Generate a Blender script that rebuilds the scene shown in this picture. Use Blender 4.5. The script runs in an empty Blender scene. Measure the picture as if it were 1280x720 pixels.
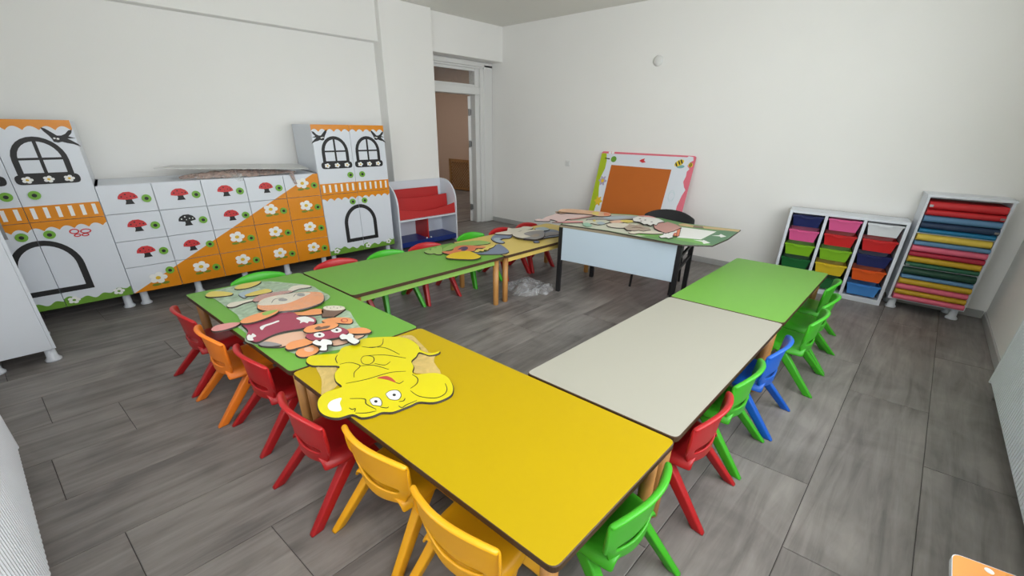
import bpy, bmesh, math, random
from mathutils import Vector, Matrix
random.seed(7)
S = bpy.context.scene
COL = S.collection

# ------------------------------------------------------------------ camera
F = 494.35645214                      # focal length in pixels of a 1280 wide frame
RW = ((0.72488264, -0.68870424, 0.01521924),      # camera right  in world axes
      (-0.24797834, -0.28148941, -0.92696842),    # camera down
      (0.64269114, 0.66816928, -0.37483052))      # camera forward
EYE = Vector((0, 0, 1.62))
cam = bpy.data.cameras.new('camera')
cam.sensor_fit = 'HORIZONTAL'; cam.sensor_width = 36.0
cam.lens = 36.0 * F / 1280.0
cam.clip_start = 0.02; cam.clip_end = 100
cam_o = bpy.data.objects.new('camera', cam); COL.objects.link(cam_o)
rt, dn, fw = Vector(RW[0]), Vector(RW[1]), Vector(RW[2])
m = Matrix((rt, -dn, -fw)).transposed().to_4x4()
m.translation = EYE
cam_o.matrix_world = m
S.camera = cam_o

# ------------------------------------------------------------------ world, light, exposure
S.view_settings.view_transform = 'Standard'
S.view_settings.look = 'None'
S.view_settings.gamma = 1.0
S.view_settings.use_curve_mapping = False
S.view_settings.exposure = 0.0
W = bpy.data.worlds.new('overcast_sky'); S.world = W; W.use_nodes = True
bg = W.node_tree.nodes['Background']
bg.inputs['Color'].default_value = (0.93, 0.97, 1.0, 1)
bg.inputs['Strength'].default_value = 6.7

def portal(name, loc, normal, sx, sz):
    l = bpy.data.lights.new(name, 'AREA'); l.shape = 'RECTANGLE'; l.size = sx; l.size_y = sz
    l.cycles.is_portal = True
    o = bpy.data.objects.new(name, l); COL.objects.link(o)
    o.location = loc
    o.rotation_euler = Vector(normal).to_track_quat('-Z', 'Y').to_euler()
    return o

# ------------------------------------------------------------------ pixels to places
def ray(x, y):
    a, b = (x - 640) / F, (y - 360) / F
    return rt * a + dn * b + fw
def atz(x, y, z):
    d = ray(x, y); return EYE + d * ((z - EYE.z) / d.z)
def onplane(x, y, P, n):
    d = ray(x, y); return EYE + d * ((P - EYE).dot(n) / d.dot(n))

# ------------------------------------------------------------------ materials
def lin(c):
    c = c / 255.0
    return c / 12.92 if c <= 0.04045 else ((c + 0.055) / 1.055) ** 2.4
def rgb(r, g, b): return (lin(r), lin(g), lin(b), 1)
MATS = {}
def mat(name, col, rough=0.5, spec=0.5, noise=0.0, scale=30.0, bump=0.0, metal=0.0, alpha=1.0, coat=0.0, trans=0.0, nscale=None):
    if name in MATS: return MATS[name]
    M = bpy.data.materials.new(name); M.use_nodes = True
    nt = M.node_tree; b = nt.nodes['Principled BSDF']
    b.inputs['Base Color'].default_value = col
    b.inputs['Roughness'].default_value = rough
    b.inputs['Specular IOR Level'].default_value = spec
    b.inputs['Metallic'].default_value = metal
    b.inputs['Alpha'].default_value = alpha
    b.inputs['Coat Weight'].default_value = coat
    b.inputs['Transmission Weight'].default_value = trans
    tc = nt.nodes.new('ShaderNodeTexCoord')
    if noise > 0:
        n = nt.nodes.new('ShaderNodeTexNoise'); n.inputs['Scale'].default_value = scale; n.inputs['Detail'].default_value = 4
        nt.links.new(tc.outputs['Object'], n.inputs['Vector'])
        h = nt.nodes.new('ShaderNodeHueSaturation'); h.inputs['Color'].default_value = col
        mr = nt.nodes.new('ShaderNodeMapRange'); mr.inputs['To Min'].default_value = 1 - noise; mr.inputs['To Max'].default_value = 1 + noise
        nt.links.new(n.outputs['Fac'], mr.inputs['Value']); nt.links.new(mr.outputs['Result'], h.inputs['Value'])
        nt.links.new(h.outputs['Color'], b.inputs['Base Color'])
    if bump > 0:
        n2 = nt.nodes.new('ShaderNodeTexNoise'); n2.inputs['Scale'].default_value = nscale or scale; n2.inputs['Detail'].default_value = 3
        nt.links.new(tc.outputs['Object'], n2.inputs['Vector'])
        bp = nt.nodes.new('ShaderNodeBump'); bp.inputs['Strength'].default_value = bump; bp.inputs['Distance'].default_value = 0.01
        nt.links.new(n2.outputs['Fac'], bp.inputs['Height']); nt.links.new(bp.outputs['Normal'], b.inputs['Normal'])
    MATS[name] = M
    return M

def wood_mat(name, c1, c2, sx=1.2, sy=22.0, rough=0.5, rnd=0.0, axis='X', knots=False):
    if name in MATS: return MATS[name]
    M = bpy.data.materials.new(name); M.use_nodes = True
    nt = M.node_tree; b = nt.nodes['Principled BSDF']; L = nt.links.new
    b.inputs['Roughness'].default_value = rough
    tc = nt.nodes.new('ShaderNodeTexCoord'); oi = nt.nodes.new('ShaderNodeObjectInfo')
    mp = nt.nodes.new('ShaderNodeMapping')
    mp.inputs['Scale'].default_value = (sx, sy, sy) if axis == 'X' else ((sy, sy, sx) if axis == 'Z' else (sy, sx, sy))
    off = nt.nodes.new('ShaderNodeVectorMath'); off.operation = 'MULTIPLY_ADD'
    cmb = nt.nodes.new('ShaderNodeCombineXYZ')
    for k in range(3): L(oi.outputs['Random'], cmb.inputs[k])
    off.inputs[1].default_value = (37, 91, 53)
    L(cmb.outputs[0], off.inputs[0]); L(tc.outputs['Object'], off.inputs[2])
    L(off.outputs[0], mp.inputs['Vector'])
    n = nt.nodes.new('ShaderNodeTexNoise'); n.inputs['Scale'].default_value = 1.0; n.inputs['Detail'].default_value = 6
    n.inputs['Roughness'].default_value = 0.62; n.inputs['Distortion'].default_value = 0.6
    L(mp.outputs[0], n.inputs['Vector'])
    n3 = nt.nodes.new('ShaderNodeTexNoise'); n3.inputs['Scale'].default_value = 2.2; n3.inputs['Detail'].default_value = 4; n3.inputs['Distortion'].default_value = 1.2
    L(off.outputs[0], n3.inputs['Vector'])
    mixn = nt.nodes.new('ShaderNodeMath'); mixn.operation = 'MULTIPLY_ADD'; mixn.inputs[1].default_value = 0.45
    L(n3.outputs['Fac'], mixn.inputs[0])
    sc = nt.nodes.new('ShaderNodeMath'); sc.operation = 'MULTIPLY'; sc.inputs[1].default_value = 0.55
    L(n.outputs['Fac'], sc.inputs[0]); L(sc.outputs[0], mixn.inputs[2])
    cr = nt.nodes.new('ShaderNodeValToRGB')
    cr.color_ramp.elements[0].position = 0.34; cr.color_ramp.elements[0].color = c1
    cr.color_ramp.elements[1].position = 0.64; cr.color_ramp.elements[1].color = c2
    L(mixn.outputs[0], cr.inputs['Fac'])
    h = nt.nodes.new('ShaderNodeHueSaturation')
    mr = nt.nodes.new('ShaderNodeMapRange'); mr.inputs['To Min'].default_value = 1 - rnd; mr.inputs['To Max'].default_value = 1 + rnd
    L(oi.outputs['Random'], mr.inputs['Value']); L(mr.outputs[0], h.inputs['Value'])
    L(cr.outputs['Color'], h.inputs['Color']); L(h.outputs['Color'], b.inputs['Base Color'])
    bp = nt.nodes.new('ShaderNodeBump'); bp.inputs['Strength'].default_value = 0.12; bp.inputs['Distance'].default_value = 0.004
    L(n.outputs['Fac'], bp.inputs['Height']); L(bp.outputs['Normal'], b.inputs['Normal'])
    MATS[name] = M
    return M

WALL = mat('painted_plaster', rgb(239, 238, 235), 0.75, 0.3, noise=0.012, scale=3, bump=0.05, nscale=60)
CEIL = mat('ceiling_paint', rgb(236, 235, 228), 0.85, 0.2, noise=0.01, scale=3)
PLANK = wood_mat('grey_oak_laminate', rgb(98, 93, 91), rgb(152, 146, 142), sx=1.6, sy=16, rough=0.42, rnd=0.07)
GAP = mat('plank_joint', rgb(66, 62, 60), 0.8)
SKIRT = mat('grey_skirting', rgb(172, 172, 170), 0.5, noise=0.08, scale=14)
WHITE = mat('white_melamine', rgb(222, 227, 235), 0.32, 0.5, noise=0.008, scale=5)
WHITEP = mat('white_lacquer', rgb(222, 222, 220), 0.3)
ORANGE = mat('orange_melamine', rgb(226, 140, 10), 0.35, noise=0.015, scale=6)
BLACK = mat('black_print', rgb(24, 23, 25), 0.5)
DARK = mat('dark_edge', rgb(46, 36, 28), 0.6)
GREENK = mat('green_knob', rgb(120, 176, 58), 0.35)
GRASS = mat('grass_green', rgb(108, 158, 48), 0.45)
REDM = mat('mushroom_red', rgb(205, 48, 52), 0.45)
PETAL = mat('petal_white', rgb(242, 242, 240), 0.45)
YELC = mat('flower_yellow', rgb(226, 186, 44), 0.45)
LEAF = mat('leaf_green', rgb(118, 138, 34), 0.45)
BEECH = wood_mat('beech_leg', rgb(158, 106, 52), rgb(190, 138, 76), sx=1.5, sy=30, rough=0.4, axis='Z')
LATT = wood_mat('lattice_wood', rgb(140, 102, 62), rgb(172, 130, 84), sx=2, sy=30, rough=0.5, axis='Z')
METAL = mat('hinge_steel', rgb(150, 150, 150), 0.35, metal=1.0)
BLKM = mat('black_steel', rgb(22, 22, 24), 0.4, noise=0.1)
def plastic(name, c): return mat('plastic_' + name, rgb(*c), 0.36, 0.5, noise=0.012, scale=8)
PL = {'red': plastic('red', (182, 28, 32)), 'green': plastic('green', (66, 176, 34)), 'orange': plastic('orange', (246, 132, 34)),
      'yellow': plastic('yellow', (246, 176, 22)), 'blue': plastic('blue', (22, 96, 200))}
def lamin(name, c): return mat('laminate_' + name, rgb(*c), 0.42, 0.25, noise=0.01, scale=3)
LAM = {'green': lamin('green', (114, 172, 68)), 'yellow': lamin('yellow', (188, 158, 0)), 'white': lamin('white', (172, 169, 156)),
       'pale': lamin('pale', (222, 196, 108))}
PLYEDGE = mat('dark_board_edge', rgb(70, 48, 26), 0.55, noise=0.1, scale=20)
APW = mat('apron_wood', rgb(168, 116, 58), 0.5, noise=0.08, scale=12)

def film_mat(name, col, alpha, rough=0.15, var=0.5):
    if name in MATS: return MATS[name]
    M = bpy.data.materials.new(name); M.use_nodes = True
    nt = M.node_tree; L = nt.links.new; b = nt.nodes['Principled BSDF']
    b.inputs['Base Color'].default_value = col; b.inputs['Roughness'].default_value = rough
    tc = nt.nodes.new('ShaderNodeTexCoord'); n = nt.nodes.new('ShaderNodeTexNoise'); n.inputs['Scale'].default_value = 9; n.inputs['Detail'].default_value = 5; n.inputs['Distortion'].default_value = 2.5
    L(tc.outputs['Object'], n.inputs['Vector'])
    mr = nt.nodes.new('ShaderNodeMapRange'); mr.inputs['From Min'].default_value = 0.35; mr.inputs['From Max'].default_value = 0.7
    mr.inputs['To Min'].default_value = alpha * (1 - var); mr.inputs['To Max'].default_value = min(1, alpha * (1 + var * 1.2))
    L(n.outputs['Fac'], mr.inputs['Value']); L(mr.outputs[0], b.inputs['Alpha'])
    bp = nt.nodes.new('ShaderNodeBump'); bp.inputs['Strength'].default_value = 0.6 if var > 0.3 else 0.18; bp.inputs['Distance'].default_value = 0.02
    L(n.outputs['Fac'], bp.inputs['Height']); L(bp.outputs['Normal'], b.inputs['Normal'])
    MATS[name] = M
    return M
FILM = film_mat('clear_film', rgb(225, 228, 226), 0.26)
FILMB = film_mat('crumpled_film', rgb(225, 226, 228), 0.30)

# ------------------------------------------------------------------ object helpers
def tag(o, label=None, cat=None, group=None, kind=None):
    if label: o['label'] = label
    if cat: o['category'] = cat
    if group: o['group'] = group
    if kind: o['kind'] = kind
    return o
def thing(name, loc=(0, 0, 0), rz=0.0, label=None, cat=None, group=None, kind=None):
    o = bpy.data.objects.new(name, None); COL.objects.link(o)
    o.empty_display_size = 0.1
    o.location = loc; o.rotation_euler = (0, 0, rz)
    return tag(o, label, cat, group, kind)
def root_loc(p):
    while p.parent: p = p.parent
    return Vector(p.location)
def link_mesh(name, me, parent=None, smooth=False):
    o = bpy.data.objects.new(name, me); COL.objects.link(o)
    if parent: o.parent = parent
    if smooth:
        for f in me.polygons: f.use_smooth = True
    return o
def mesh(name, verts, faces, material, parent=None, world=False, smooth=False, fmats=None, bevel=0.0, seg=1):
    """one mesh object; verts in the local axes of the thing (or in world axes with world=True)"""
    if world and parent is not None:
        r = root_loc(parent); verts = [Vector(v) - r for v in verts]
    me = bpy.data.meshes.new(name)
    me.from_pydata([tuple(v) for v in verts], [], faces)
    ms = material if isinstance(material, (list, tuple)) else [material]
    for x in ms: me.materials.append(x)
    if fmats:
        for f, i in zip(me.polygons, fmats): f.material_index = i
    bm = bmesh.new(); bm.from_mesh(me)
    bmesh.ops.recalc_face_normals(bm, faces=bm.faces)
    if bevel > 0:
        eds = [e for e in bm.edges if len(e.link_faces) == 2 and e.calc_face_angle(0) > 0.6]
        bmesh.ops.bevel(bm, geom=eds, offset=bevel, segments=seg, profile=0.7, affect='EDGES')
    bm.to_mesh(me); bm.free()
    return link_mesh(name, me, parent, smooth)
BOXF = [(0, 3, 2, 1), (4, 5, 6, 7), (0, 1, 5, 4), (1, 2, 6, 5), (2, 3, 7, 6), (3, 0, 4, 7)]
def boxv(x0, x1, y0, y1, z0, z1):
    return [(x0, y0, z0), (x1, y0, z0), (x1, y1, z0), (x0, y1, z0), (x0, y0, z1), (x1, y0, z1), (x1, y1, z1), (x0, y1, z1)]
def box(name, x0, x1, y0, y1, z0, z1, material, parent=None, bevel=0.0, world=False):
    return mesh(name, boxv(x0, x1, y0, y1, z0, z1), BOXF, material, parent, world, bevel=bevel)
def boxes(name, lst, material, parent=None, world=False, bevel=0.0):
    v, f = [], []
    for b in lst:
        k = len(v); v += boxv(*b); f += [tuple(i + k for i in q) for q in BOXF]
    return mesh(name, v, f, material, parent, world, bevel=bevel)
def slab(name, poly, z0, z1, material, parent=None, world=False, fm=None):
    """upright prism of a plan polygon"""
    n = len(poly)
    v = [(p[0], p[1], z0) for p in poly] + [(p[0], p[1], z1) for p in poly]
    f = [tuple(range(n))[::-1], tuple(range(n, 2 * n))] + [(i, (i + 1) % n, n + (i + 1) % n, n + i) for i in range(n)]
    return mesh(name, v, f, material, parent, world, fmats=fm([0] * 1, n) if fm else None)
def area2(p):
    return sum(p[i][0] * p[(i + 1) % len(p)][1] - p[(i + 1) % len(p)][0] * p[i][1] for i in range(len(p)))
def decal(name, pts, y, t, material, parent):
    """flat plate on a front that looks along -y: pts are (x, z)"""
    n = len(pts)
    v = [(p[0], y, p[1]) for p in pts] + [(p[0], y - t, p[1]) for p in pts]
    f = [tuple(range(n)), tuple(range(2 * n - 1, n - 1, -1))] + [(i, (i + 1) % n, n + (i + 1) % n, n + i) for i in range(n)]
    return mesh(name, v, f, material, parent)
def ringdecal(name, outer, inner, y, t, material, parent):
    n = len(outer); v = []
    for yy in (y, y - t):
        v += [(p[0], yy, p[1]) for p in outer] + [(p[0], yy, p[1]) for p in inner]
    f = []
    for i in range(n):
        j = (i + 1) % n
        f += [(2*n+i, 2*n+j, 3*n+j, 3*n+i), (i, n+i, n+j, j), (i, j, 2*n+j, 2*n+i), (n+j, n+i, 3*n+i, 3*n+j)]
    return mesh(name, v, f, material, parent)
def ell(cx, cz, rx, rz, n=16, a0=0.0):
    return [(cx + rx * math.cos(a0 + 2 * math.pi * i / n), cz + rz * math.sin(a0 + 2 * math.pi * i / n)) for i in range(n)]
def smooth_loop(pts, k=4):
    n = len(pts); out = []
    for i in range(n):
        p0, p1, p2, p3 = (Vector(pts[(i + j - 1) % n]).to_2d() for j in range(4))
        for s in range(k):
            t = s / k
            out.append(tuple(0.5 * ((2 * p1) + (p2 - p0) * t + (2 * p0 - 5 * p1 + 4 * p2 - p3) * t * t + (3 * p1 - p0 - 3 * p2 + p3) * t ** 3)))
    return out
def smooth_line(pts, k=4):
    out = []
    n = len(pts)
    for i in range(n - 1):
        p0 = Vector(pts[max(i - 1, 0)]); p1 = Vector(pts[i]); p2 = Vector(pts[i + 1]); p3 = Vector(pts[min(i + 2, n - 1)])
        for s in range(k):
            t = s / k
            out.append(0.5 * ((2 * p1) + (p2 - p0) * t + (2 * p0 - 5 * p1 + 4 * p2 - p3) * t * t + (3 * p1 - p0 - 3 * p2 + p3) * t ** 3))
    out.append(Vector(pts[-1]))
    return out
def tube(name, pts, r, material, parent=None, n=10, world=False, r2=None, caps=True):
    """round bar through 3-D points"""
    pts = [Vector(p) for p in pts]; v, f = [], []
    for i, p in enumerate(pts):
        d = (pts[min(i + 1, len(pts) - 1)] - pts[max(i - 1, 0)]).normalized()
        up = Vector((0, 0, 1)) if abs(d.z) < 0.9 else Vector((1, 0, 0))
        a = d.cross(up).normalized(); b = d.cross(a)
        rr = r if r2 is None else r + (r2 - r) * i / (len(pts) - 1)
        for k in range(n):
            t = 2 * math.pi * k / n
            v.append(p + a * math.cos(t) * rr + b * math.sin(t) * rr)
    for i in range(len(pts) - 1):
        for k in range(n):
            f.append((i*n+k, i*n+(k+1) % n, (i+1)*n+(k+1) % n, (i+1)*n+k))
    if caps: f += [tuple(range(n))[::-1], tuple(range((len(pts)-1)*n, len(pts)*n))]
    return mesh(name, v, f, material, parent, world, smooth=False)
def lathe(name, prof, material, parent=None, n=20, loc=(0, 0, 0), smooth=True, world=False):
    v, f = [], []
    for r, z in prof:
        for k in range(n):
            t = 2 * math.pi * k / n
            v.append((loc[0] + r * math.cos(t), loc[1] + r * math.sin(t), loc[2] + z))
    for i in range(len(prof) - 1):
        for k in range(n): f.append((i*n+k, i*n+(k+1) % n, (i+1)*n+(k+1) % n, (i+1)*n+k))
    f += [tuple(range(n))[::-1], tuple(range((len(prof)-1)*n, len(prof)*n))]
    o = mesh(name, v, f, material, parent, world)
    if smooth:
        for p in o.data.polygons: p.use_smooth = len(p.vertices) == 4
    return o
def copy_tree(o, parent=None, skip=()):
    c = o.copy(); COL.objects.link(c)
    if parent: c.parent = parent
    for ch in o.children: copy_tree(ch, c)
    return c

# ================================================================== THE ROOM
CEIL_Z = 3.09
SK = -0.16                                   # the end walls run slightly off square
def bx_wall(y): return 4.87 - (y - 5.62) * 0.1196       # far wall with the boards
def nr_wall(y): return -0.765 + SK * (y - 2.3)           # window wall beside the camera
def rt_wall(x): return -0.657 + 0.028 * (x - 5.62)      # window wall on the right
CB = 5.52                                    # wall behind the painted cabinets
DW = 5.62                                    # wall plane of the door
PA = (nr_wall(-0.83), -0.83); PB = (5.63, -0.657); PC = (4.87, DW); PD = (nr_wall(CB), CB)

# floor slab and planks
fl = slab('floor', [(-1.6, -1.2), (6.0, -1.2), (5.4, 5.9), (-1.9, 5.9)], -0.06, -0.004, GAP)
tag(fl, kind='structure', label='grey oak laminate plank floor', cat='floor')
PW = 0.389; PLEN = 1.6; SKP = -0.18
joint0 = {-2: 2.75, -1: 1.70, 0: 2.09, 1: 1.2, 2: 0.6, 3: 0.16, 4: 1.3, 5: 2.25, 6: -0.56, 7: -0.30, 8: 0.95, 9: -0.02, 10: 0.7, 11: 0.2, 12: -0.42, 13: 0.8, 14: 0.2}
def plank_mesh(L, w):
    g = 0.0015; c = 0.0025; v = []
    for z, i in ((-0.008, g), (-0.001, g), (0.0, g + c)):
        y0, y1 = i, w - i
        v += [(i + SKP * y0, y0, z), (L - i + SKP * y0, y0, z), (L - i + SKP * y1, y1, z), (i + SKP * y1, y1, z)]
    f = [(8, 9, 10, 11)]
    for a in (0, 4):
        for k in range(4): f.append((a + k, a + (k + 1) % 4, a + 4 + (k + 1) % 4, a + 4 + k))
    me = bpy.data.meshes.new('plank'); me.from_pydata(v, [], f); me.materials.append(PLANK); return me
full_plank = plank_mesh(PLEN, PW)
cache = {}
for r in range(-3, 15):
    y0 = 0.024 + PW * r
    j = joint0.get(r, random.uniform(0, 1.5))
    x = j - PLEN * 4
    while x < 6.0:
        xl = -1.55 - 0.02 * r; xr = min(6.0, bx_wall(y0) + 0.25)
        if x + PLEN > xl and x < xr:
            a = max(x, xl); b = min(x + PLEN, xr); w = PW
            if b - a > 0.05:
                if abs(b - a - PLEN) < 1e-6: me = full_plank
                else:
                    key = (round(b - a, 3), w); me = cache.setdefault(key, plank_mesh(b - a, w))
                o = bpy.data.objects.new('plank', me); COL.objects.link(o); o.parent = fl
                o.location = (a, y0, 0)
        x += PLEN
# corridor floor beyond the door
cf = slab('floor_corridor', [(2.0, 5.9), (7.4, 5.9), (6.9, 11.2), (2.0, 11.2)], -0.06, -0.002, PLANK)
tag(cf, kind='structure', label='grey laminate floor of the corridor behind the door', cat='floor')

cl = slab('ceiling', [(-1.6, -1.2), (6.0, -1.2), (5.4, 5.9), (-1.9, 5.9)], CEIL_Z, CEIL_Z + 0.12, CEIL)
tag(cl, kind='structure', label='white painted ceiling', cat='ceiling')

def wall_strip(name, p, q, z0, z1, th, material, side=1):
    """wall slab from p to q in plan, thickness th to the side away from the room"""
    d = Vector((q[0] - p[0], q[1] - p[1])).normalized(); n = Vector((-d.y, d.x)) * side
    poly = [p, q, (q[0] + n.x * th, q[1] + n.y * th), (p[0] + n.x * th, p[1] + n.y * th)]
    return [(x, y, z) for z in (z0, z1) for x, y in poly]
def wall_mesh(name, strips, label, material=WALL, bevel=0):
    v, f = [], []
    for s in strips:
        k = len(v); v += s; f += [tuple(i + k for i in q) for q in BOXF]
    o = mesh(name, v, f, material)
    return tag(o, kind='structure', label=label, cat='wall')

wall_mesh('wall_left', [wall_strip('', (-1.5, CB), (3.5, CB), 0, CEIL_Z, 0.2, WALL, 1)], 'white plastered wall behind the painted cabinets')
wall_mesh('wall_back', [wall_strip('', (bx_wall(5.9), 5.9), (bx_wall(-0.9), -0.9), 0, CEIL_Z, 0.2, WALL, 1)], 'white plastered wall behind the leaning board')
# door wall: pieces left and right of the frame
wall_mesh('wall_door', [boxv(3.3, 3.46, DW, DW + 0.2, 0, CEIL_Z), boxv(4.84, 5.0, DW + 0.02, DW + 0.2, 0, CEIL_Z), boxv(3.46, 4.84, DW + 0.02, DW + 0.2, 2.58, CEIL_Z)], 'white wall around the open door')
o = box('trim_1', 2.765, 3.525, 5.31, 5.75, 0, CEIL_Z, WALL, bevel=0.006); tag(o, kind='structure', label='white plastered pillar beside the door', cat='pillar')
o = box('trim_2', -1.4, 2.79, 5.40, 5.53, 2.61, CEIL_Z, WALL, bevel=0.005); tag(o, kind='structure', label='shallow white beam along the wall above the cabinets', cat='beam')
o = box('trim_3', 3.50, 4.92, 5.40, 5.66, 2.60, CEIL_Z, WALL, bevel=0.005); tag(o, kind='structure', label='white beam above the door', cat='beam')

# window walls (beside and behind the camera): openings with frames, daylight comes in through them
def along(p, q, t): return (p[0] + (q[0] - p[0]) * t, p[1] + (q[1] - p[1]) * t)
def window_wall(wname, nm, p, q, t0, t1, z0, z1, side, lbl, mull):
    a, b = along(p, q, t0), along(p, q, t1); th = 0.22
    wall_mesh(wname, [wall_strip('', p, a, 0, CEIL_Z, th, WALL, side), wall_strip('', b, q, 0, CEIL_Z, th, WALL, side),
                      wall_strip('', a, b, 0, z0, th, WALL, side), wall_strip('', a, b, z1, CEIL_Z, th, WALL, side)], 'white plastered wall with windows, %s' % lbl)
    d = Vector((b[0] - a[0], b[1] - a[1], 0)); L = d.length; d.normalize(); n = Vector((-d.y, d.x, 0)) * side
    w = thing(nm, (a[0], a[1], z0), math.atan2(d.y, d.x), 'white framed window in the wall, %s' % lbl, 'window', kind='structure')
    o0, o1 = (0.10, 0.16) if side > 0 else (-0.16, -0.10)
    H = z1 - z0
    fr = [(0, L, o0, o1, 0, 0.06), (0, L, o0, o1, H - 0.06, H), (0, 0.06, o0, o1, 0, H), (L - 0.06, L, o0, o1, 0, H)]
    for k in range(1, mull): fr.append((L * k / mull - 0.04, L * k / mull + 0.04, o0, o1, 0.06, H - 0.06))
    boxes('window_frame', fr, WHITEP, w)
    s0, s1 = (-0.12, 0.10) if side > 0 else (-0.10, 0.12)
    box('window_sill', -0.05, L + 0.05, s0, s1, -0.03, 0.0, WHITEP, w)
    c = Vector((a[0], a[1], (z0 + z1) / 2)) + d * (L / 2) + n * 0.24
    c.z = (z0 + z1) / 2
    portal('daylight_portal', c, -n, L, H)
window_wall('wall_front', 'window_1', (nr_wall(-1.05), -1.05), (nr_wall(5.7), 5.7), 0.30, 0.52, 1.0, 2.5, 1, 'above the long radiator', 3)
window_wall('wall_right', 'window_2', (-0.55, rt_wall(-0.55)), (5.75, rt_wall(5.75)), 0.06, 0.68, 0.95, 2.8, -1, 'beside the rack of mats', 4)

# skirting boards
def skirt(name, p, q, side, lbl):
    o = mesh(name, wall_strip('', p, q, 0, 0.075, 0.014, SKIRT, side), BOXF, SKIRT, bevel=0.003)
    tag(o, kind='structure', label=lbl, cat='baseboard')
skirt('baseboard_back', (bx_wall(5.6), 5.6), (bx_wall(-0.64), -0.64), -1, 'grey skirting along the wall behind the leaning board')
skirt('baseboard_right', (nr_wall(-0.83) + 0.05, rt_wall(nr_wall(-0.83))), (5.60, rt_wall(5.60)), 1, 'grey skirting below the right radiator')
skirt('baseboard_left', (-1.2, CB), (2.76, CB), -1, 'grey skirting behind the painted cabinets')
skirt('baseboard_front', (nr_wall(-0.8), -0.8), (nr_wall(5.5), 5.5), -1, 'grey skirting behind the long radiator')

# ------------------------------------------------------------------ door, transom and corridor
dr = thing('door_1', (3.46, DW, 0), 0, 'white door frame with transom window and open door', 'door', kind='structure')
# frame in local axes: x 0..1.40, y 0 is the wall face
boxes('door_frame', [(1.07, 1.38, 0.04, 0.20, 0, 2.60), (1.22, 1.40, -0.015, 0.05, 0, 2.56), (1.15, 1.23, 0.0, 0.05, 0, 2.50),
                     (0, 0.16, 0.0, 0.20, 0, 2.60), (0.16, 1.24, 0.02, 0.20, 2.12, 2.235), (0.16, 1.24, 0.02, 0.2, 2.50, 2.60), (0.0, 1.40, -0.015, 0.05, 2.525, 2.59)], WHITEP, dr, bevel=0.006)
boxes('transom_frame', [(0.16, 1.15, 0.05, 0.09, 2.235, 2.27), (0.16, 1.15, 0.05, 0.09, 2.46, 2.50), (0.16, 0.20, 0.05, 0.09, 2.27, 2.46), (1.085, 1.15, 0.05, 0.09, 2.27, 2.46)], WHITEP, dr, bevel=0.004)
GLASS = film_mat('pane_glass', rgb(200, 205, 205), 0.07, 0.05)
box('pane', 0.20, 1.085, 0.068, 0.072, 2.27, 2.46, GLASS, dr)
lf = thing('leaf_hinge_axis'); bpy.data.objects.remove(lf)
dv = Vector((0.64, 0.768)); nv = Vector((-dv.y, dv.x))       # the leaf stands open into the corridor
hp = Vector((1.055, 0.15))
poly = [hp, hp + dv * 0.88, hp + dv * 0.88 + nv * 0.045, hp + nv * 0.045]
leaf = slab('door_leaf', [tuple(p) for p in poly], 0.01, 2.10, WHITEP, dr)
for z in (0.22, 1.30, 1.80):
    h0 = hp + nv * 0.0225
    boxes('hinge', [(h0.x - 0.035, h0.x - 0.005, h0.y - 0.035, h0.y - 0.012, z, z + 0.11), (h0.x - 0.012, h0.x + 0.02, h0.y - 0.03, h0.y - 0.018, z + 0.01, z + 0.10)], METAL, dr, bevel=0.003)
# corridor shell
CORR = mat('corridor_paint', rgb(196, 172, 154), 0.8, noise=0.02, scale=2)
def cw(y): return 6.75 - (y - 9) * 0.15
o = mesh('wall_corridor', wall_strip('', (cw(5.6), 5.6), (cw(11.2), 11.2), 0, CEIL_Z, 0.15, CORR, -1), BOXF, CORR); tag(o, kind='structure', label='beige corridor wall with the wooden lattice', cat='wall')
o = box('wall_corridor_end', 2.0, 7.2, 11.0, 11.2, 0, CEIL_Z, CORR); tag(o, kind='structure', label='end wall of the corridor', cat='wall')
o = box('wall_corridor_near', 2.0, 2.15, 5.72, 11.2, 0, CEIL_Z, CORR); tag(o, kind='structure', label='side wall of the corridor', cat='wall')
o = box('ceiling_corridor', 2.0, 7.5, 5.72, 11.2, CEIL_Z, CEIL_Z + 0.1, CEIL); tag(o, kind='structure', label='white ceiling of the corridor', cat='ceiling')
o = box('wall_corridor_south', 4.95, 7.4, 5.66, 5.8, 0, CEIL_Z, CORR); tag(o, kind='structure', label='corridor side of the classroom wall', cat='wall')
lampm = bpy.data.materials.new('added_lamp_glow'); lampm.use_nodes = True
e = lampm.node_tree.nodes['Principled BSDF']; e.inputs['Emission Color'].default_value = (1, 0.95, 0.88, 1); e.inputs['Emission Strength'].default_value = 36.0
lp = thing('added_corridor_lamp', (4.6, 8.6, CEIL_Z), 0, 'added square ceiling lamp, out of view, brightening the corridor', 'lamp')  # lamp added out of sight to lift the dark corridor
box('added_lamp_panel', -0.28, 0.28, -0.28, 0.28, -0.05, -0.02, lampm, lp)
boxes('added_lamp_frame', [(-0.30, 0.30, -0.30, -0.28, -0.055, 0), (-0.30, 0.30, 0.28, 0.30, -0.055, 0), (-0.30, -0.28, -0.28, 0.28, -0.055, 0), (0.28, 0.30, -0.28, 0.28, -0.055, 0), (-0.28, 0.28, -0.28, 0.28, -0.02, 0)], WHITEP, lp)
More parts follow.
